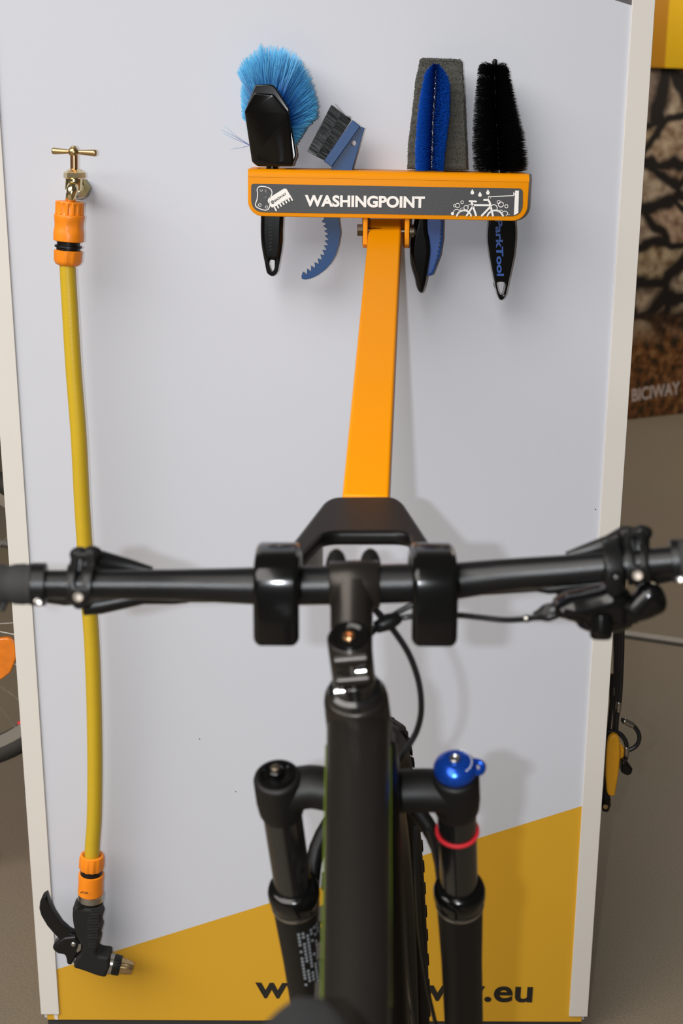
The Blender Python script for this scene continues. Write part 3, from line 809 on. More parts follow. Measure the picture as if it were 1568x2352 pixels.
MB().lathe(T(655, 690, -0.022), (0, 1, 0), [(0, 112 * mm), (0.004, 118 * mm), (0.016, 118 * mm), (0.018, 112 * mm)], 36, flat=6).build('wall_nut', M_dbrass, tap, 25)
MB().lathe(T(650, 700, -0.001), (0, -1, 0), [(0, 135 * mm), (0.002, 132 * mm), (0.005, 110 * mm)], 32).build('wall_rosette', M_steel, tap, 40)

con = thing('hose_connector', 'orange quick connector joining brass tap to top of yellow hose', 'hose connector', T(520, 1600))
ca = T(524, 848); cb = T(500, 1620); cd = (cb - ca).normalized(); cl_ = (cb - ca).length / 772
def tt(y): return (y - 848) * cl_
MB().lathe(ca, cd, [(tt(848), 150 * mm), (tt(852), 164 * mm), (tt(860), 169 * mm)] + [(tt(y), 169 * mm) for y in (880, 920, 960, 1000)] + [(tt(1006), 160 * mm)], 96, rib=(14, 13 * mm, tt(864), tt(1002))).build('ribbed_collar', M_oplast, con, 40)
barrel = MB(); seg = 64; prof = [(1004, 165), (1008, 180), (1020, 184), (1045, 183), (1080, 178), (1120, 174), (1160, 174), (1200, 180), (1230, 184), (1300, 184), (1318, 183), (1326, 170)]
barrel.lathe(ca, cd, [(tt(y), r * mm) for y, r in prof], seg)
# thumb dents around the barrel
xx_, yy_ = frame_of(cd)
for v in barrel.v:
    rel = v - ca; t_ = rel.dot(cd); radv = rel - cd * t_; a_ = math.atan2(radv.x, -radv.y)
    for da in range(-3, 4):
        dc = a_ - rad(-38 + da * 60); dc = (dc + math.pi) % (2 * math.pi) - math.pi
        dy_ = (t_ - tt(1140)) / (75 * cl_)
        q = (dc / 0.40) ** 2 + dy_ ** 2
        if q < 1: v -= radv.normalized() * (9 * mm * (1 - q) ** 0.6)
barrel.build('barrel', M_oplast, con, 50)
MB().lathe(ca, cd, [(tt(1322), 140 * mm), (tt(1375), 138 * mm), (tt(1378), 164 * mm), (tt(1398), 166 * mm), (tt(1402), 144 * mm), (tt(1450), 142 * mm)], 48).build('neck_ring', M_black, con, 40)
MB().lathe(ca, cd, [(tt(1432), 155 * mm), (tt(1440), 172 * mm), (tt(1470), 172 * mm), (tt(1560), 168 * mm), (tt(1600), 150 * mm), (tt(1618), 120 * mm)], 96, rib=(10, 6 * mm, tt(1466), tt(1605))).build('hose_nut', M_oplast, con, 40)

hose_px = [(154.5, 600, -0.088), (157, 650, -0.088), (160, 700, -0.089), (169, 850, -0.092), (180.5, 1000, -0.094), (188, 1150, -0.092), (195, 1260, -0.09), (204, 1380, -0.086), (211, 1480, -0.082), (215.5, 1600, -0.078), (217.5, 1700, -0.074), (218, 1780, -0.07), (216.5, 1880, -0.066), (213, 1930, -0.064), (211, 1972, -0.063)]
hp = smooth_path([P(*h) for h in hose_px], 6)
hose = MB(); nH = len(hp)
hose.tube(hp, [0.0118 + 0.0012 * (i / nH) for i in range(nH)], 28)
ho = hose.build('garden_hose', M_hose, None, 60)
tag(ho, 'thick yellow garden hose hanging down the left side of white board', 'hose')

kG = conv(4.6118, 60, 1900)
YG = -0.062
def G(x, y, Y=YG): return P(*kG([(x, y)])[0], Y)
mg = (P(200, 2050, YG) - P(100, 2050, YG)).length / 100 / 4.6118
con2 = thing('hose_connector', 'orange quick connector between lower end of yellow hose and spray gun', 'hose connector', G(690, 700))
ga, gb_ = G(698, 300), G(682, 705); gd_ = (gb_ - ga).normalized(); gl = (gb_ - ga).length / 405
def gt(y): return (y - 300) * gl
MB().lathe(ga, gd_, [(gt(300), 84 * mg), (gt(285), 104 * mg), (gt(295), 122 * mg), (gt(320), 131 * mg), (gt(415), 133 * mg), (gt(432), 126 * mg)], 96, rib=(12, 6 * mg, gt(318), gt(436))).build('hose_nut', M_oplast, con2, 40)
MB().lathe(ga, gd_, [(gt(292), 84 * mg), (gt(288), 80 * mg), (gt(300), 76 * mg)], 32).build('seal', M_black, con2, 40)
MB().lathe(ga, gd_, [(gt(440), 116 * mg), (gt(500), 116 * mg)], 40).build('neck_ring', M_black, con2, 40)
MB().lathe(ga, gd_, [(gt(486), 126 * mg), (gt(489), 133 * mg), (gt(520), 135 * mg), (gt(580), 131 * mg), (gt(640), 134 * mg), (gt(690), 134 * mg), (gt(696), 125 * mg)], 64).build('barrel', M_oplast, con2, 50)
sp0 = G(652, 686, YG - 0.0305); sp1 = G(576, 676, YG - 0.0275)
lettering('stop_lettering', 'STOP', sp0, sp1 - sp0, G(650, 706, YG - 0.0305) - G(652, 686, YG - 0.0305), M_text, con2, bold=0.02, th=0.0006, label='tiny black upside-down word')

gun = thing('spray_gun', 'black rubber-gripped hose spray gun with brass nozzle hanging at end of hose', 'spray gun', G(680, 1200))
MB().lathe(G(690, 694), G(684, 790) - G(690, 694), [(0, 134 * mg), (3 * mg, 138 * mg), (70 * mg, 138 * mg), (80 * mg, 128 * mg)], 48).build('inlet_ring', M_steel, gun, 40)
body = kG([(520, 800), (540, 772), (620, 792), (700, 798), (780, 790), (812, 782), (810, 805), (802, 840), (806, 870), (822, 905), (815, 930), (793, 965), (796, 1000), (812, 1045), (806, 1075), (783, 1110), (786, 1140), (795, 1170), (788, 1205), (764, 1245), (768, 1275), (790, 1295), (900, 1310), (905, 1420), (858, 1524), (760, 1500), (640, 1455), (520, 1418), (545, 1320), (590, 1280), (600, 1200), (585, 1150), (556, 1100), (535, 1030), (520, 960), (511, 880), (514, 800)])
plate('grip_body', [rounded(xz(body, YG), 0.0045, 4)], YG + 0.017, YG - 0.021, M_rubber, gun, 'front', bevel=0.0055, res=6, smooth=70)
gr = MB()
for i in range(27):
    y_ = 860 + i * 16
    x1_ = interp([(850, 770), (905, 785), (960, 762), (1045, 780), (1110, 752), (1170, 765), (1245, 735), (1290, 730)], y_)
    x0_ = interp([(850, 690), (1000, 645), (1290, 660)], y_)
    gr.tube([G(x0_, y_, YG - 0.0212), G((x0_ + x1_) / 2, y_ + 4, YG - 0.0218), G(x1_, y_ + 2, YG - 0.0208)], 0.0010, 8)
gr.build('grip_ribs', M_rubber, gun, 60, kind='stuff')
for (x_, y_, rx_, ry_) in ((572, 858, 30, 21), (553, 922, 27, 23), (556, 986, 24, 19), (566, 1040, 20, 17), (577, 1092, 18, 13), (588, 1140, 15, 11), (594, 1188, 12, 9)):
    c_ = G(x_, y_, YG - 0.0195)
    MB().prism([c_ + V((rx_ * mg * math.cos(rad(a)), 0, ry_ * mg * math.sin(rad(a)))) for a in range(0, 360, 24)], (0, -0.0012, 0)).build('grip_dimple', M_gloss, gun, 0)
lev = kG([(225, 683), (182, 708), (158, 760), (150, 830), (170, 905), (232, 1010), (300, 1090), (350, 1140), (372, 1165), (400, 1200), (560, 1190), (552, 1112), (470, 1082), (385, 1005), (310, 890), (262, 790), (243, 735)])
plate('trigger_lever', [rounded(xz(lev, YG), 0.002, 3)], YG + 0.009, YG - 0.011, M_black, gun, 'front', bevel=0.004, res=4, smooth=60)
lin = kG([(222, 720), (262, 850), (330, 960), (400, 1050), (450, 1090), (520, 1110), (420, 1120), (340, 1040), (262, 930), (225, 820)])
plate('lever_channel', [rounded(xz(lin, YG - 0.011), 0.001, 3)], YG - 0.0105, YG - 0.0118, M_gloss, gun, 'front', bevel=0.0003)
hub_ = kG([(372, 1150), (420, 1120), (540, 1105), (605, 1190), (600, 1240), (560, 1310), (492, 1416), (448, 1402), (440, 1345), (425, 1305), (350, 1292), (300, 1250), (296, 1215), (330, 1185)])
plate('lever_housing', [rounded(xz(hub_, YG), 0.003, 4)], YG + 0.011, YG - 0.015, M_black, gun, 'front', bevel=0.005, res=4, smooth=60)
c_ = G(502, 1240, YG - 0.0148)
MB().lathe(c_, (0, -1, 0), [(0, 31 * mg), (0.001, 30 * mg), (0.0025, 20 * mg), (0.003, 8 * mg)], 24).build('rivet', M_steel, gun, 60)
MB().lathe(G(425, 1318, YG), G(372, 1305) - G(425, 1318), [(0, 30 * mg), (26 * mg, 30 * mg), (27 * mg, 20 * mg), (34 * mg, 20 * mg), (35 * mg, 27 * mg), (66 * mg, 24 * mg)], 20).build('adjuster_screw', M_bronze, gun, 30)
bx0 = G(545, 1370); bdir = (G(1110, 1460) - G(600, 1375)).normalized()
bdir = (G(1100, 1480) - G(548, 1362)).normalized()
MB().lathe(bx0, bdir, [(-12 * mg, 55 * mg), (-10 * mg, 60 * mg), (14 * mg, 62 * mg), (16 * mg, 56 * mg)], 32).build('rear_ring', M_steel, gun, 40)
bR = MB(); br0 = bx0 + bdir * (330 * mg)
bR.lathe(br0, bdir, [(0, 104 * mg), (6 * mg, 113 * mg), (58 * mg, 111 * mg), (64 * mg, 104 * mg)], 48).build('front_ring', M_steel, gun, 40)
MB().lathe(br0, bdir, [(62 * mg, 102 * mg), (66 * mg, 110 * mg), (135 * mg, 106 * mg), (142 * mg, 98 * mg)], 96, rib=(24, 4 * mg, 64 * mg, 137 * mg)).build('nozzle_collar', M_black, gun, 40)
MB().lathe(br0, bdir, [(140 * mg, 84 * mg), (145 * mg, 84 * mg), (200 * mg, 80 * mg), (262 * mg, 68 * mg), (276 * mg, 58 * mg), (278 * mg, 30 * mg), (265 * mg, 25 * mg)], 48, rib=(8, 5 * mg, 142 * mg, 268 * mg)).build('nozzle_tip', M_bronze, gun, 40)
spn = MB()
pth = [bx0 + bdir * (-30 * mg) + V((0, -0.013, 0.010)), G(520, 1330, YG - 0.013), G(512, 1390, YG - 0.013), G(505, 1440, YG - 0.011)]
spn.tube(smooth_path(pth, 4), 0.0011, 8)
spn.prism(on(kG([(560, 1228), (586, 1232), (580, 1290), (548, 1318), (536, 1300), (552, 1262)]), YG - 0.0195), (0, -0.003, 0))
spn.build('latch_wire', M_steel, gun, 40)

# =================================================================== BICYCLE ON THE HOOKS
bike = thing('mountain_bike', 'black mountain bike with lime decals, handlebar held in the black hooks', 'bicycle', (0.03, -1.45, 0.0))
def BX(y, z): return 0.008 + 0.08 * (1.25 - z) + 0.055 * (y + 1.05)
# handlebar
bpts = [(-150, 1341, 0.975, 0.0112), (-40, 1341, 0.980, 0.0112), (110, 1342, 0.985, 0.0114), (280, 1342.5, 0.992, 0.0118), (400, 1343, 0.998, 0.0126), (520, 1345, 1.0, 0.0142), (620, 1346, 1.0, 0.0157), (700, 1345, 1.0, 0.0159), (808, 1343, 1.0, 0.0159), (920, 1340, 1.0, 0.0159), (1020, 1337, 0.998, 0.0152), (1100, 1328, 0.992, 0.014), (1180, 1319, 0.985, 0.0128), (1300, 1310, 0.976, 0.0122), (1420, 1299, 0.967, 0.0116), (1530, 1289, 0.96, 0.0113), (1700, 1275, 0.95, 0.0112)]
bar_c = smooth_path([Q(x, y, d) for x, y, d, r in bpts], 4)
bar_r = []
for i in range(len(bpts) - 1):
    for j in range(4): bar_r.append(bpts[i][3] + (bpts[i + 1][3] - bpts[i][3]) * j / 4)
bar_r.append(bpts[-1][3])
MB().tube(bar_c, bar_r, 32).build('handlebar', M_bar, bike, 60)
def barpt(px):
    t = [(b_[0], Q(b_[0], b_[1], b_[2])) for b_ in bpts]
    for (x0, p0), (x1, p1) in zip(t, t[1:]):
        if x0 <= px <= x1: return p0.lerp(p1, (px - x0) / (x1 - x0)), (p1 - p0).normalized()
    return t[-1][1], (t[-1][1] - t[-2][1]).normalized()
def ring_on_bar(mb, px0, px1, r, seg=32):
    a_, _ = barpt(px0); b_, _ = barpt(px1); d = b_ - a_; L_ = d.length
    mb.lathe(a_, d, [(0, r * 0.93), (L_ * 0.06, r), (L_ * 0.94, r), (L_, r * 0.93)], seg)
# grips
for s_, (x0_, x1_, xe) in enumerate(((-60, 72, -148), (1700, 1557, 1700))):
    g = MB()
    a_, _ = barpt(xe); b_, _ = barpt(x1_); d = b_ - a_; L_ = d.length; n_ = 24
    g.lathe(a_, d, [(L_ * i / n_, 0.0155 + 0.0008 * math.sin(i * 1.3) + (0.0012 if i > n_ - 3 else 0)) for i in range(n_ + 1)], 32)
    g.build('grip', M_grip, bike, 60)
    c_ = MB(); ring_on_bar(c_, 73 if s_ == 0 else 1541, 107 if s_ == 0 else 1560, 0.0172)
    c_.build('lock_collar', M_bar, bike, 40)
cb_ = Q(88, 1383, 0.966); MB().lathe(cb_, CAM - cb_, [(-0.006, 0.0034), (0.001, 0.0034), (0.0016, 0.0026), (0.0012, 0.0012)], 16).build('collar_bolt', M_steel, bike, 40)
cb_ = Q(1561, 1330, 0.944); MB().lathe(cb_, CAM - cb_, [(-0.006, 0.0034), (0.001, 0.0034), (0.0016, 0.0026), (0.0012, 0.0012)], 16).build('collar_bolt', M_steel, bike, 40)
tl = MB(); tl.tube([Q(-10, 1382, 0.975), Q(10, 1388, 0.975), Q(4, 1404, 0.972)], [0.004, 0.004, 0.002], 10); tl.build('grip_flange', M_grip, bike)

# brake clamps and levers
def strap(name, ol, hole, barx, parent, R_=0.0165, th=0.0042):
    """flat band bent over the near side of the bar, with a straight lug below"""
    c_, _ = barpt(barx); y0 = c_.y
    def wrp(w):
        dz = w.z - c_.z
        f = math.sqrt(max(R_ * R_ - dz * dz, 0.0)) if dz > -R_ * 0.6 else R_ * 0.8
        return V((w.x, w.y - f, w.z))
    def dense(pl):
        o = []
        for i in range(len(pl)):
            a_, b_ = V(pl[i]), V(pl[(i + 1) % len(pl)]); m_ = max(1, int((b_ - a_).length / 0.002))
            o += [tuple(a_.lerp(b_, q / m_)) for q in range(m_)]
        return o
    Yp = y0 - R_
    outs = [dense(rounded(xz(ol, Yp), 0.004, 4))] + ([dense(rounded(xz(hole, Yp), 0.002, 3))] if hole else [])
    return plate(name, outs, y0 + th * 0.3, y0 - th * 0.7, M_black, parent, 'front', bevel=0.0012, res=2, smooth=50, warp=wrp)
def brake(px, ol, hole, bolt, tops):
    m1 = MB(); a_, d_ = barpt(px)
    for k in (-1, 1): ring_on_bar(m1, px + k * 17 - 9, px + k * 17 + 9, 0.0160)
    for (tx, ty) in tops:
        q = Q(tx, ty, (a_ - CAM).y + 0.008); m1.ball(q, 0.0072, 14, (1.15, 1, 0.9)); m1.tube([q, a_ + V((0, 0.008, 0.004))], [0.0065, 0.011], 12)
    m1.tube([Q(bolt[0], bolt[1] - 2, (a_ - CAM).y - 0.006), a_], [0.0085, 0.011], 16)
    br_ = m1.build('brake_clamp', M_black, bike, 60)
    strap('clamp_band', ol, hole, px, br_)
    b_ = Q(bolt[0], bolt[1], (a_ - CAM).y - 0.0195)
    MB().lathe(b_, CAM - b_, [(-0.004, 0.0042), (0.0012, 0.0042), (0.002, 0.0034), (0.0016, 0.0018), (0.0006, 0.0016)], 18).build('clamp_bolt', M_bsteel, br_, 40)
brake(181, [(155, 1284), (163, 1278), (172, 1284), (190, 1284), (200, 1276), (211, 1284), (210, 1360), (203, 1388), (192, 1400), (174, 1401), (164, 1390), (157, 1362)], [(171, 1298), (191, 1298), (190, 1348), (172, 1348)], (180, 1372), ((183, 1274), (212, 1272)))
brake(1464, [(1442, 1232), (1450, 1226), (1458, 1232), (1474, 1232), (1481, 1226), (1489, 1234), (1488, 1312), (1480, 1336), (1466, 1344), (1450, 1336), (1444, 1312)], [(1457, 1246), (1474, 1246), (1474, 1296), (1458, 1296)], (1464, 1322), ((1440, 1226), (1474, 1224)))
# reservoirs / lever blades on the far side of the bar
lv = MB()
lv.tube([Q(205, 1283, 1.012), Q(240, 1290, 1.018), Q(300, 1301, 1.02), Q(350, 1310, 1.02)], [0.0095, 0.0085, 0.006, 0.003], 16)
lv.tube([Q(190, 1395, 1.03), Q(230, 1388, 1.035), Q(330, 1368, 1.04), Q(400, 1378, 1.04), Q(432, 1377, 1.04)], [0.007, 0.0085, 0.0075, 0.0038, 0.003], 14)
lv.tube([Q(110, 1375, 1.05), Q(150, 1378, 1.045), Q(200, 1372, 1.035)], [0.004, 0.005, 0.006], 12)
lv.build('brake_lever', M_black, bike, 60)
rv = MB()
rv.tube([Q(1440, 1232, 0.985), Q(1400, 1249, 0.99), Q(1350, 1263, 0.99), Q(1300, 1276, 0.99)], [0.0095, 0.0075, 0.0055, 0.003], 16)
rv.tube([Q(1235, 1350, 1.02), Q(1260, 1353, 1.02), Q(1330, 1342, 1.02), Q(1420, 1335, 1.015)], [0.0035, 0.0042, 0.007, 0.008], 14)
rv.tube([Q(1470, 1340, 1.0), Q(1510, 1328, 1.01), Q(1575, 1318, 1.01)], [0.007, 0.005, 0.004], 12)
rv.build('brake_lever', M_black, bike, 60)
# shifter
sh = MB(); ring_on_bar(sh, 1389, 1431, 0.0150)
a_, _ = barpt(1411); b_ = Q(1410, 1326, 0.95)
sh.tube([a_, b_, Q(1412, 1352, 0.958)], [0.012, 0.0075, 0.007], 16)
sho = sh.build('shifter_clamp', M_black, bike, 60)
strap('clamp_band', [(1390, 1252), (1431, 1248), (1431, 1316), (1422, 1336), (1410, 1342), (1398, 1336), (1391, 1316)], None, 1411, sho)
MB().lathe(Q(1411, 1322, 0.943), CAM - Q(1411, 1322, 0.943), [(-0.003, 0.0028), (0.001, 0.0028), (0.0004, 0.0012)], 16).build('clamp_screw', M_gloss, sho, 40)
sp = MB()
kS = conv(3.3504, 1100, 1180)
sbody = kS([(585, 700), (640, 672), (690, 645), (800, 625), (940, 590), (1000, 560), (1110, 570), (1190, 640), (1200, 700), (1180, 860), (1080, 900), (1000, 915), (840, 905), (760, 870), (740, 830), (640, 800), (580, 790)])
plate('shifter_body', [rounded(xz(sbody, CAM.y + 0.965), 0.003, 4)], CAM.y + 0.99, CAM.y + 0.953, M_gloss, sho, 'front', bevel=0.012, res=6, smooth=70)
pdl = kS([(1190, 640), (1260, 560), (1350, 540), (1410, 575), (1445, 640), (1452, 710), (1430, 760), (1300, 820), (1170, 850), (1100, 860), (1110, 740)])
plate('shift_paddle', [rounded(xz(pdl, CAM.y + 0.952), 0.004, 4)], CAM.y + 0.968, CAM.y + 0.945, M_gloss, sho, 'front', bevel=0.010, res=6, smooth=70)
c_ = Q(1100 + 930 / 3.35, 1180 + 925 / 3.35, 0.957)
MB().lathe(c_ + V((0, 0, 0.016)), V((0, -0.25, -1)), [(0, 0.0085), (0.012, 0.0092), (0.017, 0.0088), (0.019, 0.0070), (0.0192, 0.004), (0.0175, 0.0035)], 28).build('shifter_dial', M_gloss, sho, 50)
c0_, c1_ = Q(1100 + 600 / 3.35, 1180 + 740 / 3.35, 0.972), Q(1100 + 405 / 3.35, 1180 + 795 / 3.35, 0.975)
MB().lathe(c0_, c1_ - c0_, [(-0.004, 0.006), (0.001, 0.0068), (0.007, 0.0072), (0.010, 0.0070), (0.015, 0.0045), (0.019, 0.0035)], 28, rib=(12, 0.0008, 0.000, 0.011)).build('barrel_adjuster', M_black, sho, 40)

# stem
clx = Q(808, 1343, 1.0)
cap = Q(801, 1463, 0.945); crown_c = Q(840, 1800, 1.010)
UD = (crown_c - cap).normalized()
st = MB()
dX = (Q(871, 1341, 1.0) - Q(753, 1344, 1.0)); 
st.lathe(Q(756, 1344, 1.0), dX, [(0, 0.0185), (0.001, 0.0198), (dX.length - 0.002, 0.0198), (dX.length - 0.001, 0.0185)], 32)
sc_ = cap + UD * 0.021
st.tube([clx + V((0, -0.004, 0)), clx.lerp(sc_, 0.35), clx.lerp(sc_, 0.7), sc_], [(0.0185, 0.0185), (0.0172, 0.0175), (0.0168, 0.0175), (0.0168, 0.0175)], 32)
st.lathe(cap, UD, [(0.0, 0.0155), (0.0012, 0.0172), (0.040, 0.0172), (0.0415, 0.0162)], 40)
# pinch-bolt lugs at the rear of the steerer clamp
back_ = (V((0, -1, 0)) - UD * V((0, -1, 0)).dot(UD)).normalized()
sdx = UD.cross(back_).normalized()
if sdx.x < 0: sdx = -sdx
for k in (0.008, 0.030):
    c_ = cap + UD * k + back_ * 0.0165
    st.tube([c_ - sdx * 0.012, c_ + sdx * 0.012], 0.0058, 16)
stem = st.build('stem', M_frame, bike, 60)
for (x_, y_) in ((772, 1269), (850, 1268)):
    m_ = MB(); a_ = Q(x_, y_ + 52, 1.005); b_ = Q(x_, y_ + 4, 1.022)
    m_.tube([a_, a_.lerp(b_, 0.45), a_.lerp(b_, 0.75), b_], [0.0095, 0.0090, 0.0080, 0.0062], 18)
    m_.build('faceplate_lug', M_black, stem, 50)
    c_ = Q(x_, y_ + 2, 1.022); MB().lathe(c_, V((0, -0.3, 1)), [(-0.003, 0.0044), (0.0015, 0.0044), (0.0025, 0.0034)], 16).build('faceplate_bolt', M_bronze, stem, 40)
for kk, sg in ((0.030, 1),):
    pass
# slit and the two pinch bolt heads
c_ = cap + back_ * 0.0168
MB().prism([c_ - sdx * 0.0012 + UD * 0.001, c_ + sdx * 0.0012 + UD * 0.001, c_ + sdx * 0.0012 + UD * 0.039, c_ - sdx * 0.0012 + UD * 0.039], back_ * 0.0012).build('clamp_slot', M_steel, stem, 0)
for (x_, y_, sg) in ((828, 1542, 1), (779, 1589, -1)):
    t_ = ((Q(x_, y_, 0.945) - cap).dot(UD))
    c_ = cap + UD * t_ + back_ * 0.0185
    tgt_ = Q(x_, y_, (c_ - CAM).y)
    c_ = V((tgt_.x, c_.y, tgt_.z))
    MB().lathe(c_ - sdx * 0.004, sdx, [(0, 0.0030), (0.0006, 0.0036), (0.0078, 0.0036), (0.0084, 0.0030)], 20).build('pinch_bolt', mat('bright_steel', (0.8, 0.8, 0.8), 0.18, 1.0, noise_amt=0.05), stem, 40)
# top cap with copper bolt
cap_o = MB().lathe(cap - UD * 0.0005, -UD, [(-0.002, 0.0160), (0.001, 0.0160), (0.0022, 0.0150), (0.0022, 0.0125), (0.0004, 0.0100), (0.0002, 0.002)], 40).build('top_cap', M_gloss, bike, 30)
MB().lathe(cap + UD * 0.0005, -UD, [(-0.002, 0.0052), (0.0022, 0.0052), (0.0034, 0.0042), (0.0034, 0.0024), (0.0018, 0.0022), (0.0018, 0.0002)], 24).build('cap_bolt', M_copper, cap_o, 30)
# spacers, bearing cover, head tube
MB().lathe(cap, UD, [(0.0416, 0.0165), (0.0422, 0.0172), (0.049, 0.0172), (0.0496, 0.0162), (0.050, 0.0172), (0.054, 0.0176), (0.0545, 0.0166)], 40).build('headset_spacer', M_stan, bike, 30)
MB().lathe(cap, UD, [(0.0545, 0.018), (0.057, 0.0215), (0.062, 0.0232), (0.063, 0.0225)], 40).build('headset_cover', M_stan, bike, 30)
HL = (crown_c - cap).length
MB().lathe(cap, UD, [(0.0625, 0.0232), (0.064, 0.0250), (0.070, 0.0262), (0.090, 0.0268), (HL * 0.65, 0.0270), (HL - 0.024, 0.0300), (HL - 0.021, 0.029)], 48).build('head_tube', M_frame, bike, 60)
# top tube (with lime edge lines)
T0 = cap + UD * 0.094
T1 = Q(817, 2352, 0.70)
T2 = T0 + (T1 - T0) * 1.75; T2.x = BX(T2.y, T2.z) 
tp = [T0, T0.lerp(T1, 0.22), T0.lerp(T1, 0.6), T1, T2]
MB().tube(smooth_path(tp, 5), [(0.0262 - 0.0045 * min(1, i / 15), 0.027 - 0.008 * min(1, i / 15)) for i in range(21)], 40, up=(0, 0, 1)).build('top_tube', M_frame, bike, 60)
ttd = (T1 - T0).normalized(); ts, tu = frame_of(ttd, (0, 0, 1))
for sg in (-1, 1):
    ln_ = MB(); pts_ = []
    for i in range(11):
        t = 0.10 + 0.85 * i / 10; c_ = T0.lerp(T1, t); rx_ = 0.0262 - 0.0045 * min(1, t * 1.0); ry_ = 0.027 - 0.008 * min(1, t)
        an = rad(-4)
        pts_.append(c_ + ts * (sg * (rx_ * math.cos(an) + 0.0002)) + tu * (ry_ * math.sin(an)))
    ln_.tube(pts_, (0.0006), 6); ln_.build('edge_line', M_green, bike, 60)
# seat tube, down tube, stays
BBp = V((BX(-1.50, 0.42), -1.50, 0.42))
ST_top = V((T2.x, T2.y, T2.z + 0.02))
RA = V((BX(-1.93, 0.365), -1.93, 0.365))
D0 = cap + UD * (HL - 0.05)
dt = MB().tube(smooth_path([D0, D0.lerp(BBp, 0.15) + V((0.0, 0, -0.004)), D0.lerp(BBp, 0.6), BBp], 5), [(0.029, 0.030)] * 16, 36, up=(1, 0, 0)).build('down_tube', M_frame, bike, 60)
for t in (0.17, 0.225, 0.28):
    dd_ = (BBp - D0).normalized(); s2, u2 = frame_of(dd_, (0, 0, 1)); c_ = D0.lerp(BBp, t)
    pp = []
    for i in range(7):
        an = rad(-25 + i * 13); pp.append(c_ + s2 * (0.0305 * math.cos(an)) + u2 * (0.0305 * math.sin(an)) + dd_ * (0.004 * i))
    m_ = MB()
    q_ = pp + [p + dd_ * 0.014 for p in pp[::-1]]
    nq = 7
    m_.add(q_, [(i, i + 1, 12 - i, 13 - i) for i in range(6)]); m_.build('lime_chevron', M_green, bike, 60)
MB().tube([BBp, ST_top], 0.0175, 24).build('seat_tube', M_frame, bike, 60)
MB().lathe(BBp - V((0.045, 0, 0)), (1, 0, 0), [(0, 0.021), (0.09, 0.021)], 28).build('bottom_bracket_shell', M_frame, bike, 40)
for sg in (-1, 1):
    MB().tube([BBp + V((sg * 0.03, 0, 0)), RA + V((sg * 0.068, 0.08, 0)), RA + V((sg * 0.068, 0, 0))], [0.011, 0.009, 0.009], 14).build('chainstay', M_frame, bike, 60)
    MB().tube([ST_top + V((sg * 0.012, 0, -0.05)), RA + V((sg * 0.06, 0.12, 0.15)), RA + V((sg * 0.068, 0, 0))], [0.009, 0.008, 0.008], 14).build('seatstay', M_frame, bike, 60)
sd = (ST_top - BBp).normalized()
SN = Q(707, 2288, 0.585)          # saddle nose, upper front
SM = V((SN.x - 0.006, SN.y - 0.13, SN.z + 0.004))
MB().tube([ST_top - sd * 0.04, V((SM.x, ST_top.y - 0.01, SM.z - 0.045))], 0.0155, 20).build('seatpost', M_bar, bike, 60)
sad = MB(); sp_ = []; sr_ = []
for t, hw_, hh_ in ((-0.004, 0.006, 0.005), (0.0, 0.014, 0.011), (0.008, 0.020, 0.016), (0.02, 0.0235, 0.019), (0.05, 0.0245, 0.020), (0.09, 0.027, 0.021), (0.14, 0.038, 0.023), (0.19, 0.055, 0.024), (0.23, 0.068, 0.024), (0.255, 0.066, 0.022), (0.268, 0.045, 0.014)):
    sp_.append(V((SN.x - t * 0.055, SN.y - t, SN.z - hh_ + 0.001))); sr_.append((hw_ * 1.16, hh_))
sad.tube(sp_, sr_, 32, up=(0, 0, 1)); sad.build('saddle', mat('saddle_cover', (0.012, 0.012, 0.012), 0.6, noise_amt=0.2, noise_scale=200), bike, 70)
for sg in (-1, 1):
    MB().tube([SN + V((sg * 0.010, -0.03, -0.035)), SN + V((sg * 0.022, -0.09, -0.058)), SN + V((sg * 0.022, -0.17, -0.058)), SN + V((sg * 0.03, -0.24, -0.035))], 0.0035, 10).build('saddle_rail', M_steel, bike, 60)

# fork: points in the inclined plane of the fork
kk = 0.36; drop0 = CAM.z - crown_c.z; dd0 = crown_c.y - CAM.y
def FK(px, py, off=0.0):
    r = ray(px, py); t = (dd0 + off - kk * drop0) / (r.y + kk * r.z)
    return CAM + r * t
fork_legs = []
cr = MB()
legs = {}
for sg, top, col_, low in ((-1, (638, 1800), (676, 2050), (704, 2250)), (1, (1046, 1796), (1055, 2050), (1063, 2300))):
    a_, b_, c_ = FK(*top), FK(*col_), FK(*low)
    d = (c_ - a_).normalized(); legs[sg] = (a_, b_, c_, d)
    cr.lathe(a_ - d * 0.010, d, [(0, 0.0175), (0.001, 0.0195), (0.004, 0.0205), (0.030, 0.0208), (0.042, 0.0198), (0.046, 0.0185)], 40)
La, Ra = legs[-1][0], legs[1][0]
mid = crown_c + UD * 0.006
cpts = [La + legs[-1][3] * 0.012, La.lerp(mid, 0.35) + V((0, 0.002, 0.0035)) + UD * 0.008, La.lerp(mid, 0.7) + UD * 0.006, mid, Ra.lerp(mid, 0.7) + UD * 0.006, Ra.lerp(mid, 0.35) + UD * 0.008, Ra + legs[1][3] * 0.012]
cr.tube(smooth_path(cpts, 4), [(0.020, 0.017)] * 25, 28, up=(0, 0.34, -0.94))
fork = cr.build('fork_crown', M_fork, bike, 60)
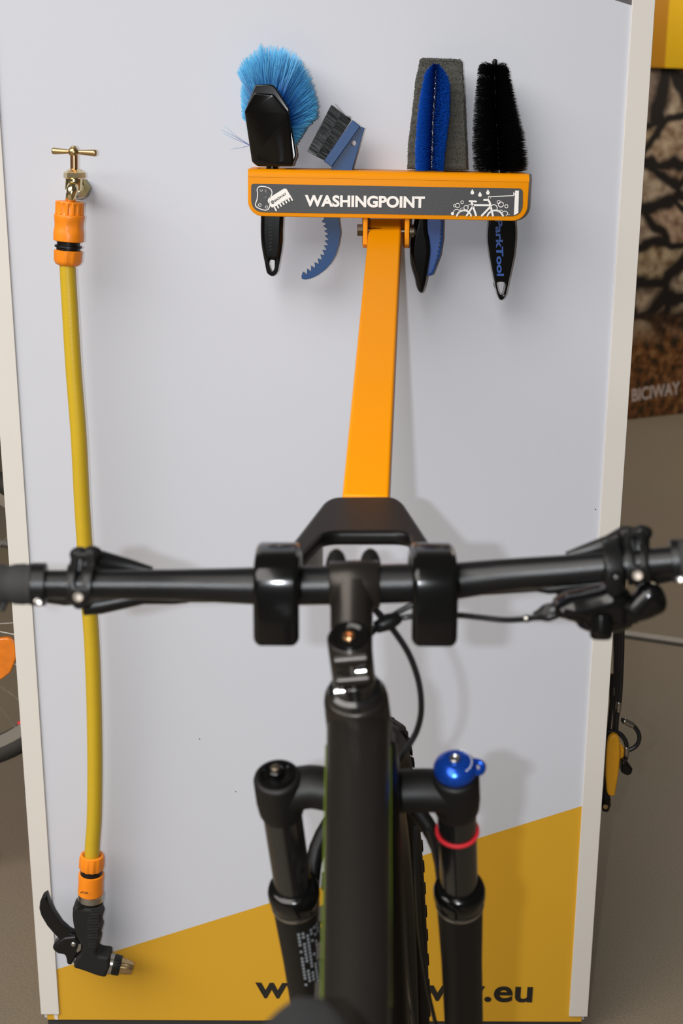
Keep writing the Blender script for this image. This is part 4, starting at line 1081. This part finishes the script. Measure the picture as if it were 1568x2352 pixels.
for sg in (-1, 1):
    a_, b_, c_, d = legs[sg]
    Lb = (b_ - a_).dot(d)
    lab = 'stanchion'
    MB().lathe(a_, d, [(0.035, 0.0172), (Lb + 0.03, 0.0172)], 40).build('stanchion', M_stan, bike, 60)
    MB().lathe(a_, d, [(Lb - 0.012, 0.0185), (Lb - 0.009, 0.0225), (Lb - 0.004, 0.0240), (Lb + 0.004, 0.0240), (Lb + 0.008, 0.0225), (Lb + 0.012, 0.0222)], 40).build('dust_wiper', M_gloss, bike, 50)
    MB().lathe(a_, d, [(Lb + 0.0135, 0.0226), (Lb + 0.0150, 0.0228), (Lb + 0.0165, 0.0226)], 40).build('seal_ring', M_steel, bike, 50)
    lowr = MB().lathe(a_, d, [(Lb + 0.004, 0.0215), (Lb + 0.03, 0.0212), (Lb + 0.10, 0.0198), (Lb + 0.22, 0.0195), (Lb + 0.30, 0.018), (0.47, 0.017), (0.50, 0.014), (0.505, 0.010)], 40).build('lower_leg', M_fork, bike, 60)
    if sg == -1:
        lb = MB()
        x_, y_ = frame_of(d, (0, 1, 0))
        for i in range(7):
            for j in range(16):
                if random.random() < 0.22 or (i == 6 and j > 7): continue
                an = rad(-118 + 8.5 * i) 
                # small raised print marks wrapped round the leg
                s0 = Lb + 0.032 + j * 0.0052
                cs = []
                for dd, aa in ((0, 0), (0, 5), (0.0036, 5), (0.0036, 0)):
                    q = rad(-145 + 9 * i + aa * 1.1)
                    dirv = V((-math.sin(q + 0.0), 0, 0))
                    e1v = V((1, 0, 0)) - d * d.x; e1v.normalize(); e2v = d.cross(e1v); e2v = e2v if e2v.y < 0 else -e2v
                    th2 = rad(88 - 11 * i - aa * 1.2)
                    cs.append(a_ + d * (s0 + dd) + (e1v * math.cos(th2) + e2v * math.sin(th2)) * 0.0216)
                lb.add(cs, [(0, 1, 2, 3)])
        lb.build('leg_label', M_label, lowr, 0, kind='stuff')
# top caps
c_ = La - legs[-1][3] * 0.010
tc_ = MB().lathe(c_ + legs[-1][3] * 0.002, -legs[-1][3], [(0, 0.0165), (0.004, 0.0160), (0.0045, 0.0130), (0.002, 0.0115), (0.002, 0.007), (0.009, 0.0062), (0.010, 0.005)], 32).build('air_cap', M_gloss, bike, 35)
MB().lathe(c_ + legs[-1][3] * 0.002, -legs[-1][3], [(0.0095, 0.0042), (0.0125, 0.0040), (0.0130, 0.003)], 16).build('air_valve', M_dsteel, tc_, 40)
c_ = Ra - legs[1][3] * 0.010; ux_ = -legs[1][3]
kn = MB().lathe(c_, ux_, [(-0.002, 0.0150), (0.001, 0.0165), (0.004, 0.0185), (0.008, 0.0186), (0.012, 0.0170), (0.0155, 0.0125), (0.017, 0.0085), (0.017, 0.004)], 40).build('lockout_knob', M_bluea, bike, 35, label='blue anodised lockout knob')
pt_ = MB(); kc_ = c_ + ux_ * 0.009
pt_.tube(smooth_path([kc_ + V((0.008, 0, 0.004)), kc_ + V((0.018, 0.004, 0.003)), kc_ + V((0.0235, 0.002, 0.0005)), kc_ + V((0.0215, -0.004, -0.003)), kc_ + V((0.014, -0.006, -0.002))], 4), (0.0028), 12)
pt_.build('knob_lever', M_bluea, kn, 60)
MB().lathe(c_, ux_, [(0.0165, 0.0048), (0.0195, 0.0046), (0.0200, 0.0036), (0.0185, 0.0022)], 16).build('knob_screw', M_steel, kn, 40)
nk = MB()
for i in range(9):
    an = rad(-60 + i * 14); x_, y_ = V((1, 0, 0)), (ux_.cross(V((1, 0, 0)))).normalized()
    x2_ = (V((1, 0, 0)) - ux_ * ux_.x).normalized(); y2_ = ux_.cross(x2_)
    q = c_ + ux_ * 0.0152 + (x2_ * math.cos(an) - y2_ * math.sin(an)) * 0.0142
    nk.tube([q, q + (x2_ * math.sin(an) + y2_ * math.cos(an)) * 0.0016], 0.00045, 6)
nk.build('knob_marks', M_white, kn, 0)
# red travel ring on the right stanchion
a_, b_, c2_, d = legs[1]
Lr = (FK(1046, 1905) - a_).dot(d)
MB().lathe(a_, d, [(Lr, 0.0172), (Lr + 0.0008, 0.0196), (Lr + 0.0026, 0.0196), (Lr + 0.0034, 0.0172)], 40).build('travel_ring', M_red, bike, 60, label='red rubber ring')
# fork arch
La2 = legs[-1][0] + legs[-1][3] * ((legs[-1][1] - legs[-1][0]).dot(legs[-1][3]) + 0.03)
Ra2 = legs[1][0] + legs[1][3] * ((legs[1][1] - legs[1][0]).dot(legs[1][3]) + 0.03)
m2 = La2.lerp(Ra2, 0.5)
arch = [La2 + V((0.012, 0.012, 0)), La2.lerp(Ra2, 0.12) + V((0, 0.040, 0.045)), La2.lerp(Ra2, 0.30) + V((0, 0.055, 0.085)), m2 + V((0, 0.06, 0.098)), La2.lerp(Ra2, 0.70) + V((0, 0.055, 0.085)), La2.lerp(Ra2, 0.88) + V((0, 0.040, 0.045)), Ra2 + V((-0.012, 0.012, 0))]
MB().tube(smooth_path(arch, 4), [(0.008, 0.010)] * 25, 14).build('fork_arch', M_fork, bike, 60)

# wheels
def wheel(parent, C, AXV, R, tr, rimr, mats, name='front_wheel', knobs=True, nsp=28, hubw=0.05, fwd=None):
    AXV = V(AXV).normalized()
    up = (V((0, 0, 1)) - AXV * AXV.z).normalized(); fw = up.cross(AXV).normalized()
    def W_(a, r, s_=0.0): return C + (fw * math.cos(a) + up * math.sin(a)) * r + AXV * s_
    def ringm(mb, prof, seg=96):
        vs = []; fs = []; m = len(prof)
        for i in range(seg):
            a = 2 * math.pi * i / seg
            for (r, s_) in prof: vs.append(W_(a, r, s_))
        for i in range(seg):
            j = (i + 1) % seg
            for k in range(m):
                l = (k + 1) % m
                fs.append((i * m + k, i * m + l, j * m + l, j * m + k))
        return mb.add(vs, fs)
    rim = ringm(MB(), [(rimr - 0.022, -0.006), (rimr - 0.022, 0.006), (rimr - 0.008, tr * 0.5), (rimr + 0.004, tr * 0.55), (rimr + 0.004, -tr * 0.55), (rimr - 0.008, -tr * 0.5)])
    rim.lathe(C - AXV * hubw, AXV, [(0, 0.01), (0.004, 0.012), (0.012, 0.024), (0.018, 0.024), (0.022, 0.014), (hubw * 2 - 0.022, 0.014), (hubw * 2 - 0.018, 0.024), (hubw * 2 - 0.012, 0.024), (hubw * 2 - 0.004, 0.012), (hubw * 2, 0.01)], 24)
    w = rim.build(name, mats[0], parent, 50)
    rc = R - tr
    tyre = ringm(MB(), [(rc + tr * 0.96 * math.sin(rad(a)), tr * 0.98 * math.cos(rad(a))) for a in range(-50, 231, 14)], 120)
    tyre.build('tyre', mats[1], w, 60)
    if knobs:
        kb = MB(); N = 66
        for i in range(N):
            a0 = 2 * math.pi * i / N
            for s_, wd, ang_, off in ((-0.0085, 0.0075, 0, 0.0), (0.0085, 0.0075, 0, 0.0), (-0.022, 0.006, 35, 0.5), (0.022, 0.006, -35, 0.5)):
                a1 = a0 + off * 2 * math.pi / N; da = 0.0075 / R
                rr = R - 0.0012 if abs(s_) < 0.01 else R - 0.0065
                lo_, hi_ = rr - 0.003, rr + 0.004
                s0, s1 = s_ - wd, s_ + wd
                dr = 0.0 if abs(s_) < 0.01 else 0.004
                v8 = []
                for r_ in (lo_, hi_):
                    for aa, ss in ((a1 - da, s0), (a1 + da, s0), (a1 + da, s1), (a1 - da, s1)):
                        v8.append(W_(aa, r_ - dr * (abs(ss) - abs(s_)) / wd, ss))
                kb.add(v8, [(0, 1, 2, 3), (4, 5, 6, 7), (0, 1, 5, 4), (1, 2, 6, 5), (2, 3, 7, 6), (3, 0, 4, 7)])
        kb.build('tread_knobs', mats[1], w, 0, kind='stuff')
    sp = MB()
    for i in range(nsp):
        a = 2 * math.pi * i / nsp; s_ = hubw * 0.65 * (1 if i % 2 else -1)
        sp.tube([W_(a + (0.9 if i % 4 < 2 else -0.9), 0.022, s_), W_(a, rimr - 0.02, 0)], 0.001, 6, caps=False)
    sp.build('spokes', M_steel if mats[0] == M_rim else M_stan, w, 60, kind='stuff')
    return w, W_
axle = (legs[-1][0] + legs[-1][3] * 0.475).lerp(legs[1][0] + legs[1][3] * 0.475, 0.5) + V((-0.008, 0.045, 0.008))
fw_, _ = wheel(bike, axle, (1.0, -0.105, 0.075), 0.362, 0.0285, 0.300, (M_bar, M_tire))
for sg in (-1, 1):
    e_ = legs[sg][0] + legs[sg][3] * 0.478
    MB().tube([e_ + V((0, -0.004, 0.03)), e_ + V((0, 0.03, 0.004)), V((e_.x, axle.y, axle.z + sg * 0.006))], [0.015, 0.013, 0.012], 14).build('dropout', M_fork, bike, 60)
MB().tube([V((legs[-1][0].x + 0.06, axle.y, axle.z - 0.005)).lerp(axle, 0.0), V((axle.x * 2 - legs[-1][0].x - 0.06, axle.y, axle.z + 0.005))], 0.0075, 16).build('front_axle', M_bar, bike)
wheel(bike, RA, (1.0, -0.055, 0.08), 0.362, 0.0285, 0.300, (M_bar, M_tire), 'rear_wheel', hubw=0.06)
# brake disc on the left of the front wheel
ax_ = V((1.0, -0.105, 0.075)).normalized()
MB().lathe(axle - ax_ * 0.056, ax_, [(0, 0.085), (0.0018, 0.085)], 48).build('brake_disc', M_dsteel, bike, 40)
# cranks
cs = MB(); cs.lathe(BBp + V((0.045, 0, 0)), (1, 0, 0), [(0, 0.075), (0.003, 0.075), (0.004, 0.02), (0.02, 0.02)], 40)
cs.tube([BBp + V((0.062, 0, 0)), BBp + V((0.07, 0.12, -0.12))], [(0.012, 0.008)] * 2, 12)
cs.tube([BBp + V((-0.062, 0, 0)), BBp + V((-0.07, -0.12, 0.12))], [(0.012, 0.008)] * 2, 12)
cs.tube([BBp + V((-0.062, 0, 0)), BBp + V((0.062, 0, 0))], 0.012, 12)
cs.build('crankset', M_bar, bike, 50)
for sg, e_ in ((1, V((0.075, 0.12, -0.12))), (-1, V((-0.165, -0.12, 0.12)))):
    MB().box(BBp + e_ + V((0, -0.045, -0.008)), BBp + e_ + V((0.09, 0.045, 0.008))).build('pedal', M_black, bike, 30, bevel=0.004)

# cables
def cable(pts, r=0.0024, name='cable'):
    return MB().tube(smooth_path([Q(*p) for p in pts], 7), r, 12).build(name, M_cable, bike, 60)
cable([(850, 1385, 1.02), (873, 1415, 1.03), (905, 1450, 1.04), (940, 1505, 1.045), (962, 1570, 1.05), (967, 1630, 1.055), (958, 1675, 1.06), (940, 1710, 1.06), (905, 1770, 1.06), (880, 1830, 1.05)], 0.0028)
cable([(1240, 1415, 0.975), (1212, 1421, 0.985), (1160, 1424, 1.0), (1100, 1418, 1.01), (1050, 1413, 1.02), (980, 1413, 1.03), (930, 1418, 1.035), (895, 1428, 1.03), (860, 1448, 1.02), (830, 1480, 1.0), (800, 1520, 1.0)], 0.0025)
cable([(1235, 1352, 1.02), (1150, 1358, 1.03), (1050, 1365, 1.035), (960, 1385, 1.035), (920, 1403, 1.035), (880, 1428, 1.035), (850, 1450, 1.03)], 0.0026)
cable([(430, 1377, 1.04), (520, 1376, 1.045), (640, 1365, 1.045), (760, 1362, 1.05), (840, 1385, 1.05), (880, 1418, 1.05), (880, 1432, 1.06), (850, 1450, 1.06), (820, 1470, 1.05)], 0.0025)
cl3 = MB(); cl3.tube([Q(862, 1442, 1.028), Q(893, 1428, 1.030), Q(915, 1418, 1.034)], [0.0052, 0.0075, 0.0052], 12); cl3.build('cable_clip', M_black, bike, 50)
cable([(985, 1905, 1.03), (1000, 1960, 1.05), (1010, 2030, 1.08), (1014, 2100, 1.10), (1016, 2160, 1.12)], 0.0026)
cable([(955, 1900, 1.08), (960, 2100, 1.10), (978, 2250, 1.12), (1000, 2352, 1.14)], 0.0022)
MB().tube([Q(1206, 1421, 0.986), Q(1214, 1421, 0.985)], 0.0032, 12).build('cable_ferrule', M_steel, bike)

# =================================================================== RIGHT EDGE: TETHERED TOOLS BEHIND THE BOARD
YR = 0.10
kR = conv(4.7060, 1340, 1400)
def R(x, y, Y=YR): return P(*kR([(x, y)])[0], Y)
mr = (P(1450, 1600, YR) - P(1350, 1600, YR)).length / 100 / 4.706
rail = thing('tool_rail', 'dark bracket on the rear of the board carrying the hanging tools', 'rail', (XR - 0.03, 0.045, 1.35))
MB().box((XR - 0.10, 0.041, 1.30), (XR - 0.02, 0.13, 1.315)).box((XR - 0.10, 0.041, 1.24), (XR - 0.02, 0.046, 1.315)).build('bracket', M_dark, rail, 30, bevel=0.002)
def tether(name, label, pts, r, ferr, extra=None, cat='cable', Y=YR):
    t = thing(name, label, cat, R(*pts[0], Y))
    MB().tube(smooth_path([R(x, y, Y) for x, y in pts], 6), r, 12).build('steel_cable', M_cable, t, 60)
    for (x0, y0, x1, y1) in ferr:
        a_, b_ = R(x0, y0, Y), R(x1, y1, Y)
        MB().lathe(a_, b_ - a_, [(0, 0.0048), (0.001, 0.0054)] + [((b_ - a_).length * q / 8, 0.0054 if q % 2 else 0.0050) for q in range(1, 8)] + [((b_ - a_).length, 0.0048)], 16).build('ferrule', M_steel, t, 40)
    return t
tether('tether_cable', 'left of two straight black cables behind the right board edge', [(350, -560), (352, 100), (356, 500), (350, 900), (345, 1200), (325, 1350), (330, 1410)], 0.0058, [(346, 830, 342, 930)], Y=0.11)
tether('tether_cable', 'right of two straight black cables behind the right board edge', [(420, -560), (414, 100), (408, 500), (395, 800), (382, 1000), (365, 1110), (352, 1190), (345, 1320)], 0.0050, [(381, 995, 370, 1105)], Y=0.09)
tether('tether_cable', 'short black cable loop curling out right of the board edge', [(410, 1190), (440, 1200), (535, 1255), (590, 1330), (600, 1400), (570, 1470), (500, 1515), (450, 1520), (400, 1500)], 0.0040, [(430, 1200, 535, 1255)], Y=0.095)
tether('tether_cable', 'black cable curve ending in crimped sleeve beside the amber handle', [(200, 1330), (270, 1318), (340, 1322), (400, 1350), (450, 1420), (465, 1490), (460, 1580), (445, 1640)], 0.0042, [(462, 1482, 458, 1584)], Y=0.085)
am = kR([(300, 1345), (335, 1338), (370, 1355), (386, 1400), (390, 1500), (388, 1600), (375, 1750), (350, 1900), (332, 2000), (300, 2010), (262, 1995), (248, 1950), (238, 1800), (240, 1600), (252, 1450), (270, 1380)])
ao = plate('tyre_lever', [rounded(xz(am, 0.070), 0.002, 4)], 0.078, 0.064, M_amber, None, 'front', bevel=0.004, res=4, smooth=60)
tag(ao, 'amber plastic tyre lever hanging at right edge of the white board', 'tyre lever')
am2 = kR([(330, 1440), (410, 1445), (430, 1500), (420, 1600), (340, 1620)])
a2 = plate('amber_clip', [rounded(xz(am2, 0.090), 0.002, 4)], 0.096, 0.083, M_amber, None, 'front', bevel=0.002)
tag(a2, 'small amber plastic clip hanging behind the amber tyre lever', 'clip')
bk = kR([(395, 1600), (440, 1590), (510, 1680), (495, 1730), (450, 1750), (385, 1715)])
b2 = plate('black_tool_head', [rounded(xz(bk, 0.085), 0.002, 4)], 0.092, 0.066, M_gloss, None, 'front', bevel=0.004)
tag(b2, 'small black angular tool head hanging right of the amber tyre lever', 'tool')
drv = thing('screwdriver', 'black-handled screwdriver hanging lowest behind the amber tyre lever', 'screwdriver', R(240, 2060, 0.085))
MB().tube([R(300, 700, 0.085), R(300, 1000, 0.085), R(262, 1400, 0.085), R(244, 1900, 0.085), R(240, 2050, 0.085)], [0.004, 0.0035, 0.0035, 0.0050, 0.0080], 12).build('shaft', M_black, drv, 60)
MB().tube([R(240, 2040, 0.085), R(240, 2110, 0.085), R(238, 2170, 0.085)], [0.0085, 0.009, 0.006], 16).build('handle_end', M_gloss, drv, 60)
MB().lathe(R(235, 2130, 0.0755), (0, -1, 0), [(0, 0.005), (0.0015, 0.0045), (0.002, 0.003)], 16).build('end_screw', M_bronze, drv, 40)

# =================================================================== LEFT EDGE: WHEEL OF ANOTHER BIKE
WC = P(-165, 1414, 0.457)
dep_ = (RM.transposed() @ (WC - CAM)).z * -1
RR = 395 * dep_ / F
parked = thing('parked_wheel_bicycle', 'partly hidden bicycle wheel with orange spoke reflector left of the board', 'bicycle', (WC.x, WC.y, 0))
pw, W_ = wheel(parked, WC, (0.05, 1.0, 0.0), RR, 0.020, RR - 0.036, (M_rim, M_tire), 'wheel', knobs=False, nsp=32, hubw=0.045)
fr = MB()
for sg in (-1, 1):
    fr.tube([WC + V((0, sg * 0.052, 0)), WC + V((-0.05, sg * 0.05, RR + 0.03)), WC + V((-0.07, 0, RR + 0.06))], 0.010, 12)
fr.tube([WC + V((-0.07, 0, RR + 0.06)), WC + V((-0.12, 0, RR + 0.24))], 0.018, 16)
fr.build('fork', M_bar, parked, 60)
sb = MB(); sb.tube([WC + V((0, 0.075, 0)), V((WC.x, WC.y + 0.075, 0.01))], 0.012, 14).box((WC.x - 0.18, WC.y - 0.15, 0), (WC.x + 0.05, WC.y + 0.15, 0.015)).tube([WC + V((0, -0.05, 0)), WC + V((0, 0.08, 0))], 0.006, 10)
sb.build('parking_stand', M_dark, parked, 40)
rf = [(-32, 1480), (0, 1467), (20, 1466), (34, 1478), (38, 1510), (24, 1545), (5, 1560), (-10, 1566), (-40, 1556), (-50, 1510)]
rfo = plate('reflector', [rounded(xz(rf, WC.y - 0.03), 0.004, 4)], WC.y - 0.016, WC.y - 0.030, M_refl, parked, 'front', bevel=0.003, label='orange spoke reflector')
nip = MB(); q = P(45, 1661, WC.y - 0.008); nip.ball(q, 0.005, 10); nip.build('red_valve_cap', M_red, parked)

# =================================================================== FAR RIGHT: PHOTO BANNER WALL
def rock_mat():
    m = bpy.data.materials.new('stone_wall_photo_print'); m.use_nodes = True
    nt = m.node_tree; b = nt.nodes['Principled BSDF']; N = nt.nodes.new; LK = nt.links.new
    tc = N('ShaderNodeTexCoord'); sep = N('ShaderNodeSeparateXYZ'); LK(tc.outputs['Object'], sep.inputs[0])
    ns = N('ShaderNodeTexNoise'); ns.inputs['Scale'].default_value = 4; LK(tc.outputs['Object'], ns.inputs['Vector'])
    ad = N('ShaderNodeVectorMath'); ad.operation = 'MULTIPLY_ADD'
    LK(ns.outputs['Color'], ad.inputs[0]); ad.inputs[1].default_value = (0.20, 0.20, 0.20); LK(tc.outputs['Object'], ad.inputs[2])
    mp = N('ShaderNodeMapping'); mp.inputs['Scale'].default_value = (1, 0.0, 1.35); LK(ad.outputs[0], mp.inputs[0])
    vd = N('ShaderNodeTexVoronoi'); vd.feature = 'DISTANCE_TO_EDGE'; vd.inputs['Scale'].default_value = 3.1; LK(mp.outputs[0], vd.inputs['Vector'])
    vc = N('ShaderNodeTexVoronoi'); vc.inputs['Scale'].default_value = 3.1; LK(mp.outputs[0], vc.inputs['Vector'])
    n3 = N('ShaderNodeTexNoise'); n3.inputs['Scale'].default_value = 16; n3.inputs['Detail'].default_value = 8; LK(tc.outputs['Object'], n3.inputs['Vector'])
    rs = N('ShaderNodeValToRGB'); e = rs.color_ramp.elements
    e[0].position = 0.32; e[0].color = (0.17, 0.095, 0.05, 1); e[1].position = 0.62; e[1].color = (0.50, 0.38, 0.26, 1)
    LK(n3.outputs['Fac'], rs.inputs['Fac'])
    mt = N('ShaderNodeMix'); mt.data_type = 'RGBA'; mt.blend_type = 'MULTIPLY'; mt.inputs[0].default_value = 0.55
    LK(rs.outputs[0], mt.inputs[6]); LK(vc.outputs['Color'], mt.inputs[7])
    bw = N('ShaderNodeMix'); bw.data_type = 'RGBA'; bw.inputs[0].default_value = 0.75
    LK(mt.outputs[2], bw.inputs[6]); LK(rs.outputs[0], bw.inputs[7])
    gp = N('ShaderNodeValToRGB'); gp.color_ramp.elements[0].position = 0.05; gp.color_ramp.elements[1].position = 0.13; LK(vd.outputs['Distance'], gp.inputs['Fac'])
    mg_ = N('ShaderNodeMix'); mg_.data_type = 'RGBA'; mg_.inputs[6].default_value = (0.012, 0.008, 0.006, 1)
    LK(gp.outputs[0], mg_.inputs[0]); LK(bw.outputs[2], mg_.inputs[7])
    # dry grass printed along the lower part
    g1 = N('ShaderNodeTexNoise'); g1.inputs['Scale'].default_value = 22; g1.inputs['Detail'].default_value = 6; LK(tc.outputs['Object'], g1.inputs['Vector'])
    gr_ = N('ShaderNodeValToRGB'); e = gr_.color_ramp.elements
    e[0].position = 0.36; e[0].color = (0.03, 0.018, 0.006, 1); e[1].position = 0.68; e[1].color = (0.30, 0.15, 0.055, 1)
    k = gr_.color_ramp.elements.new(0.52); k.color = (0.17, 0.06, 0.014, 1)
    LK(g1.outputs['Fac'], gr_.inputs['Fac'])
    mr_ = N('ShaderNodeMapRange'); LK(sep.outputs['Z'], mr_.inputs[0]); mr_.inputs[1].default_value = 0.42; mr_.inputs[2].default_value = 0.62; mr_.inputs[3].default_value = 1; mr_.inputs[4].default_value = 0
    mf = N('ShaderNodeMix'); mf.data_type = 'RGBA'; LK(mr_.outputs[0], mf.inputs[0]); LK(mg_.outputs[2], mf.inputs[6]); LK(gr_.outputs[0], mf.inputs[7])
    LK(mf.outputs[2], b.inputs['Base Color']); b.inputs['Roughness'].default_value = 0.55
    return m
bl, brt = PZ(1450, 963, 0), PZ(1568, 950, 0)
bdirv = (brt - bl); bdirv.z = 0; bdirv.normalize(); bn_ = V((-bdirv.y, bdirv.x, 0))
ban = thing('photo_banner', 'large photo banner of a dry stone wall standing behind right side of board', 'banner', (bl.x, bl.y, 0))
b0 = bl - bdirv * 0.9; b1 = bl + bdirv * 2.4
def ry_at(px, py):          # where a sight line meets the banner's upright plane
    r = ray(px, py); t = (bl - CAM).dot(bn_) / r.dot(bn_); return CAM + r * t
zy = ry_at(1540, 157).z
def slab(name, p0, p1, z0, z1, th, m, off=0.0, label=None):
    a_, b_ = p0 - bn_ * off, p1 - bn_ * off
    return MB().prism([V((a_.x, a_.y, z0)), V((b_.x, b_.y, z0)), V((b_.x, b_.y, z1)), V((a_.x, a_.y, z1))], bn_ * th).build(name, m, ban, 0, label=label)
slab('photo_print', b0, b1, 0.002, zy, 0.03, rock_mat())
pa = ry_at(1520, 160); 
M_yb = mat('yellow_banner', (0.62, 0.36, 0.0), 0.5, noise_amt=0.05)
M_yb2 = mat('yellow_banner_shade', (0.40, 0.17, 0.0), 0.5, noise_amt=0.05)  # shade at the header's left edge painted as a darker yellow
slab('yellow_header', V((pa.x, pa.y, 0)), b1, zy + 0.001, 3.2, 0.05, M_yb, 0.02)
slab('header_edge_shade', b0, V((pa.x, pa.y, 0)), zy + 0.001, 3.2, 0.05, M_yb2, 0.02, label='yellow strip with shade in its colour')
a = ry_at(1450, 923); b = ry_at(1560, 905); c = ry_at(1450, 893)
a -= bn_ * 0.002; b -= bn_ * 0.002; c -= bn_ * 0.002
lettering('banner_lettering', 'BICIWAY', a, b - a, c - a, mat('pale_pink_print', (0.62, 0.50, 0.45), 0.6, noise_amt=0.1), ban, bold=0.02, th=0.002, nrm=-bn_)
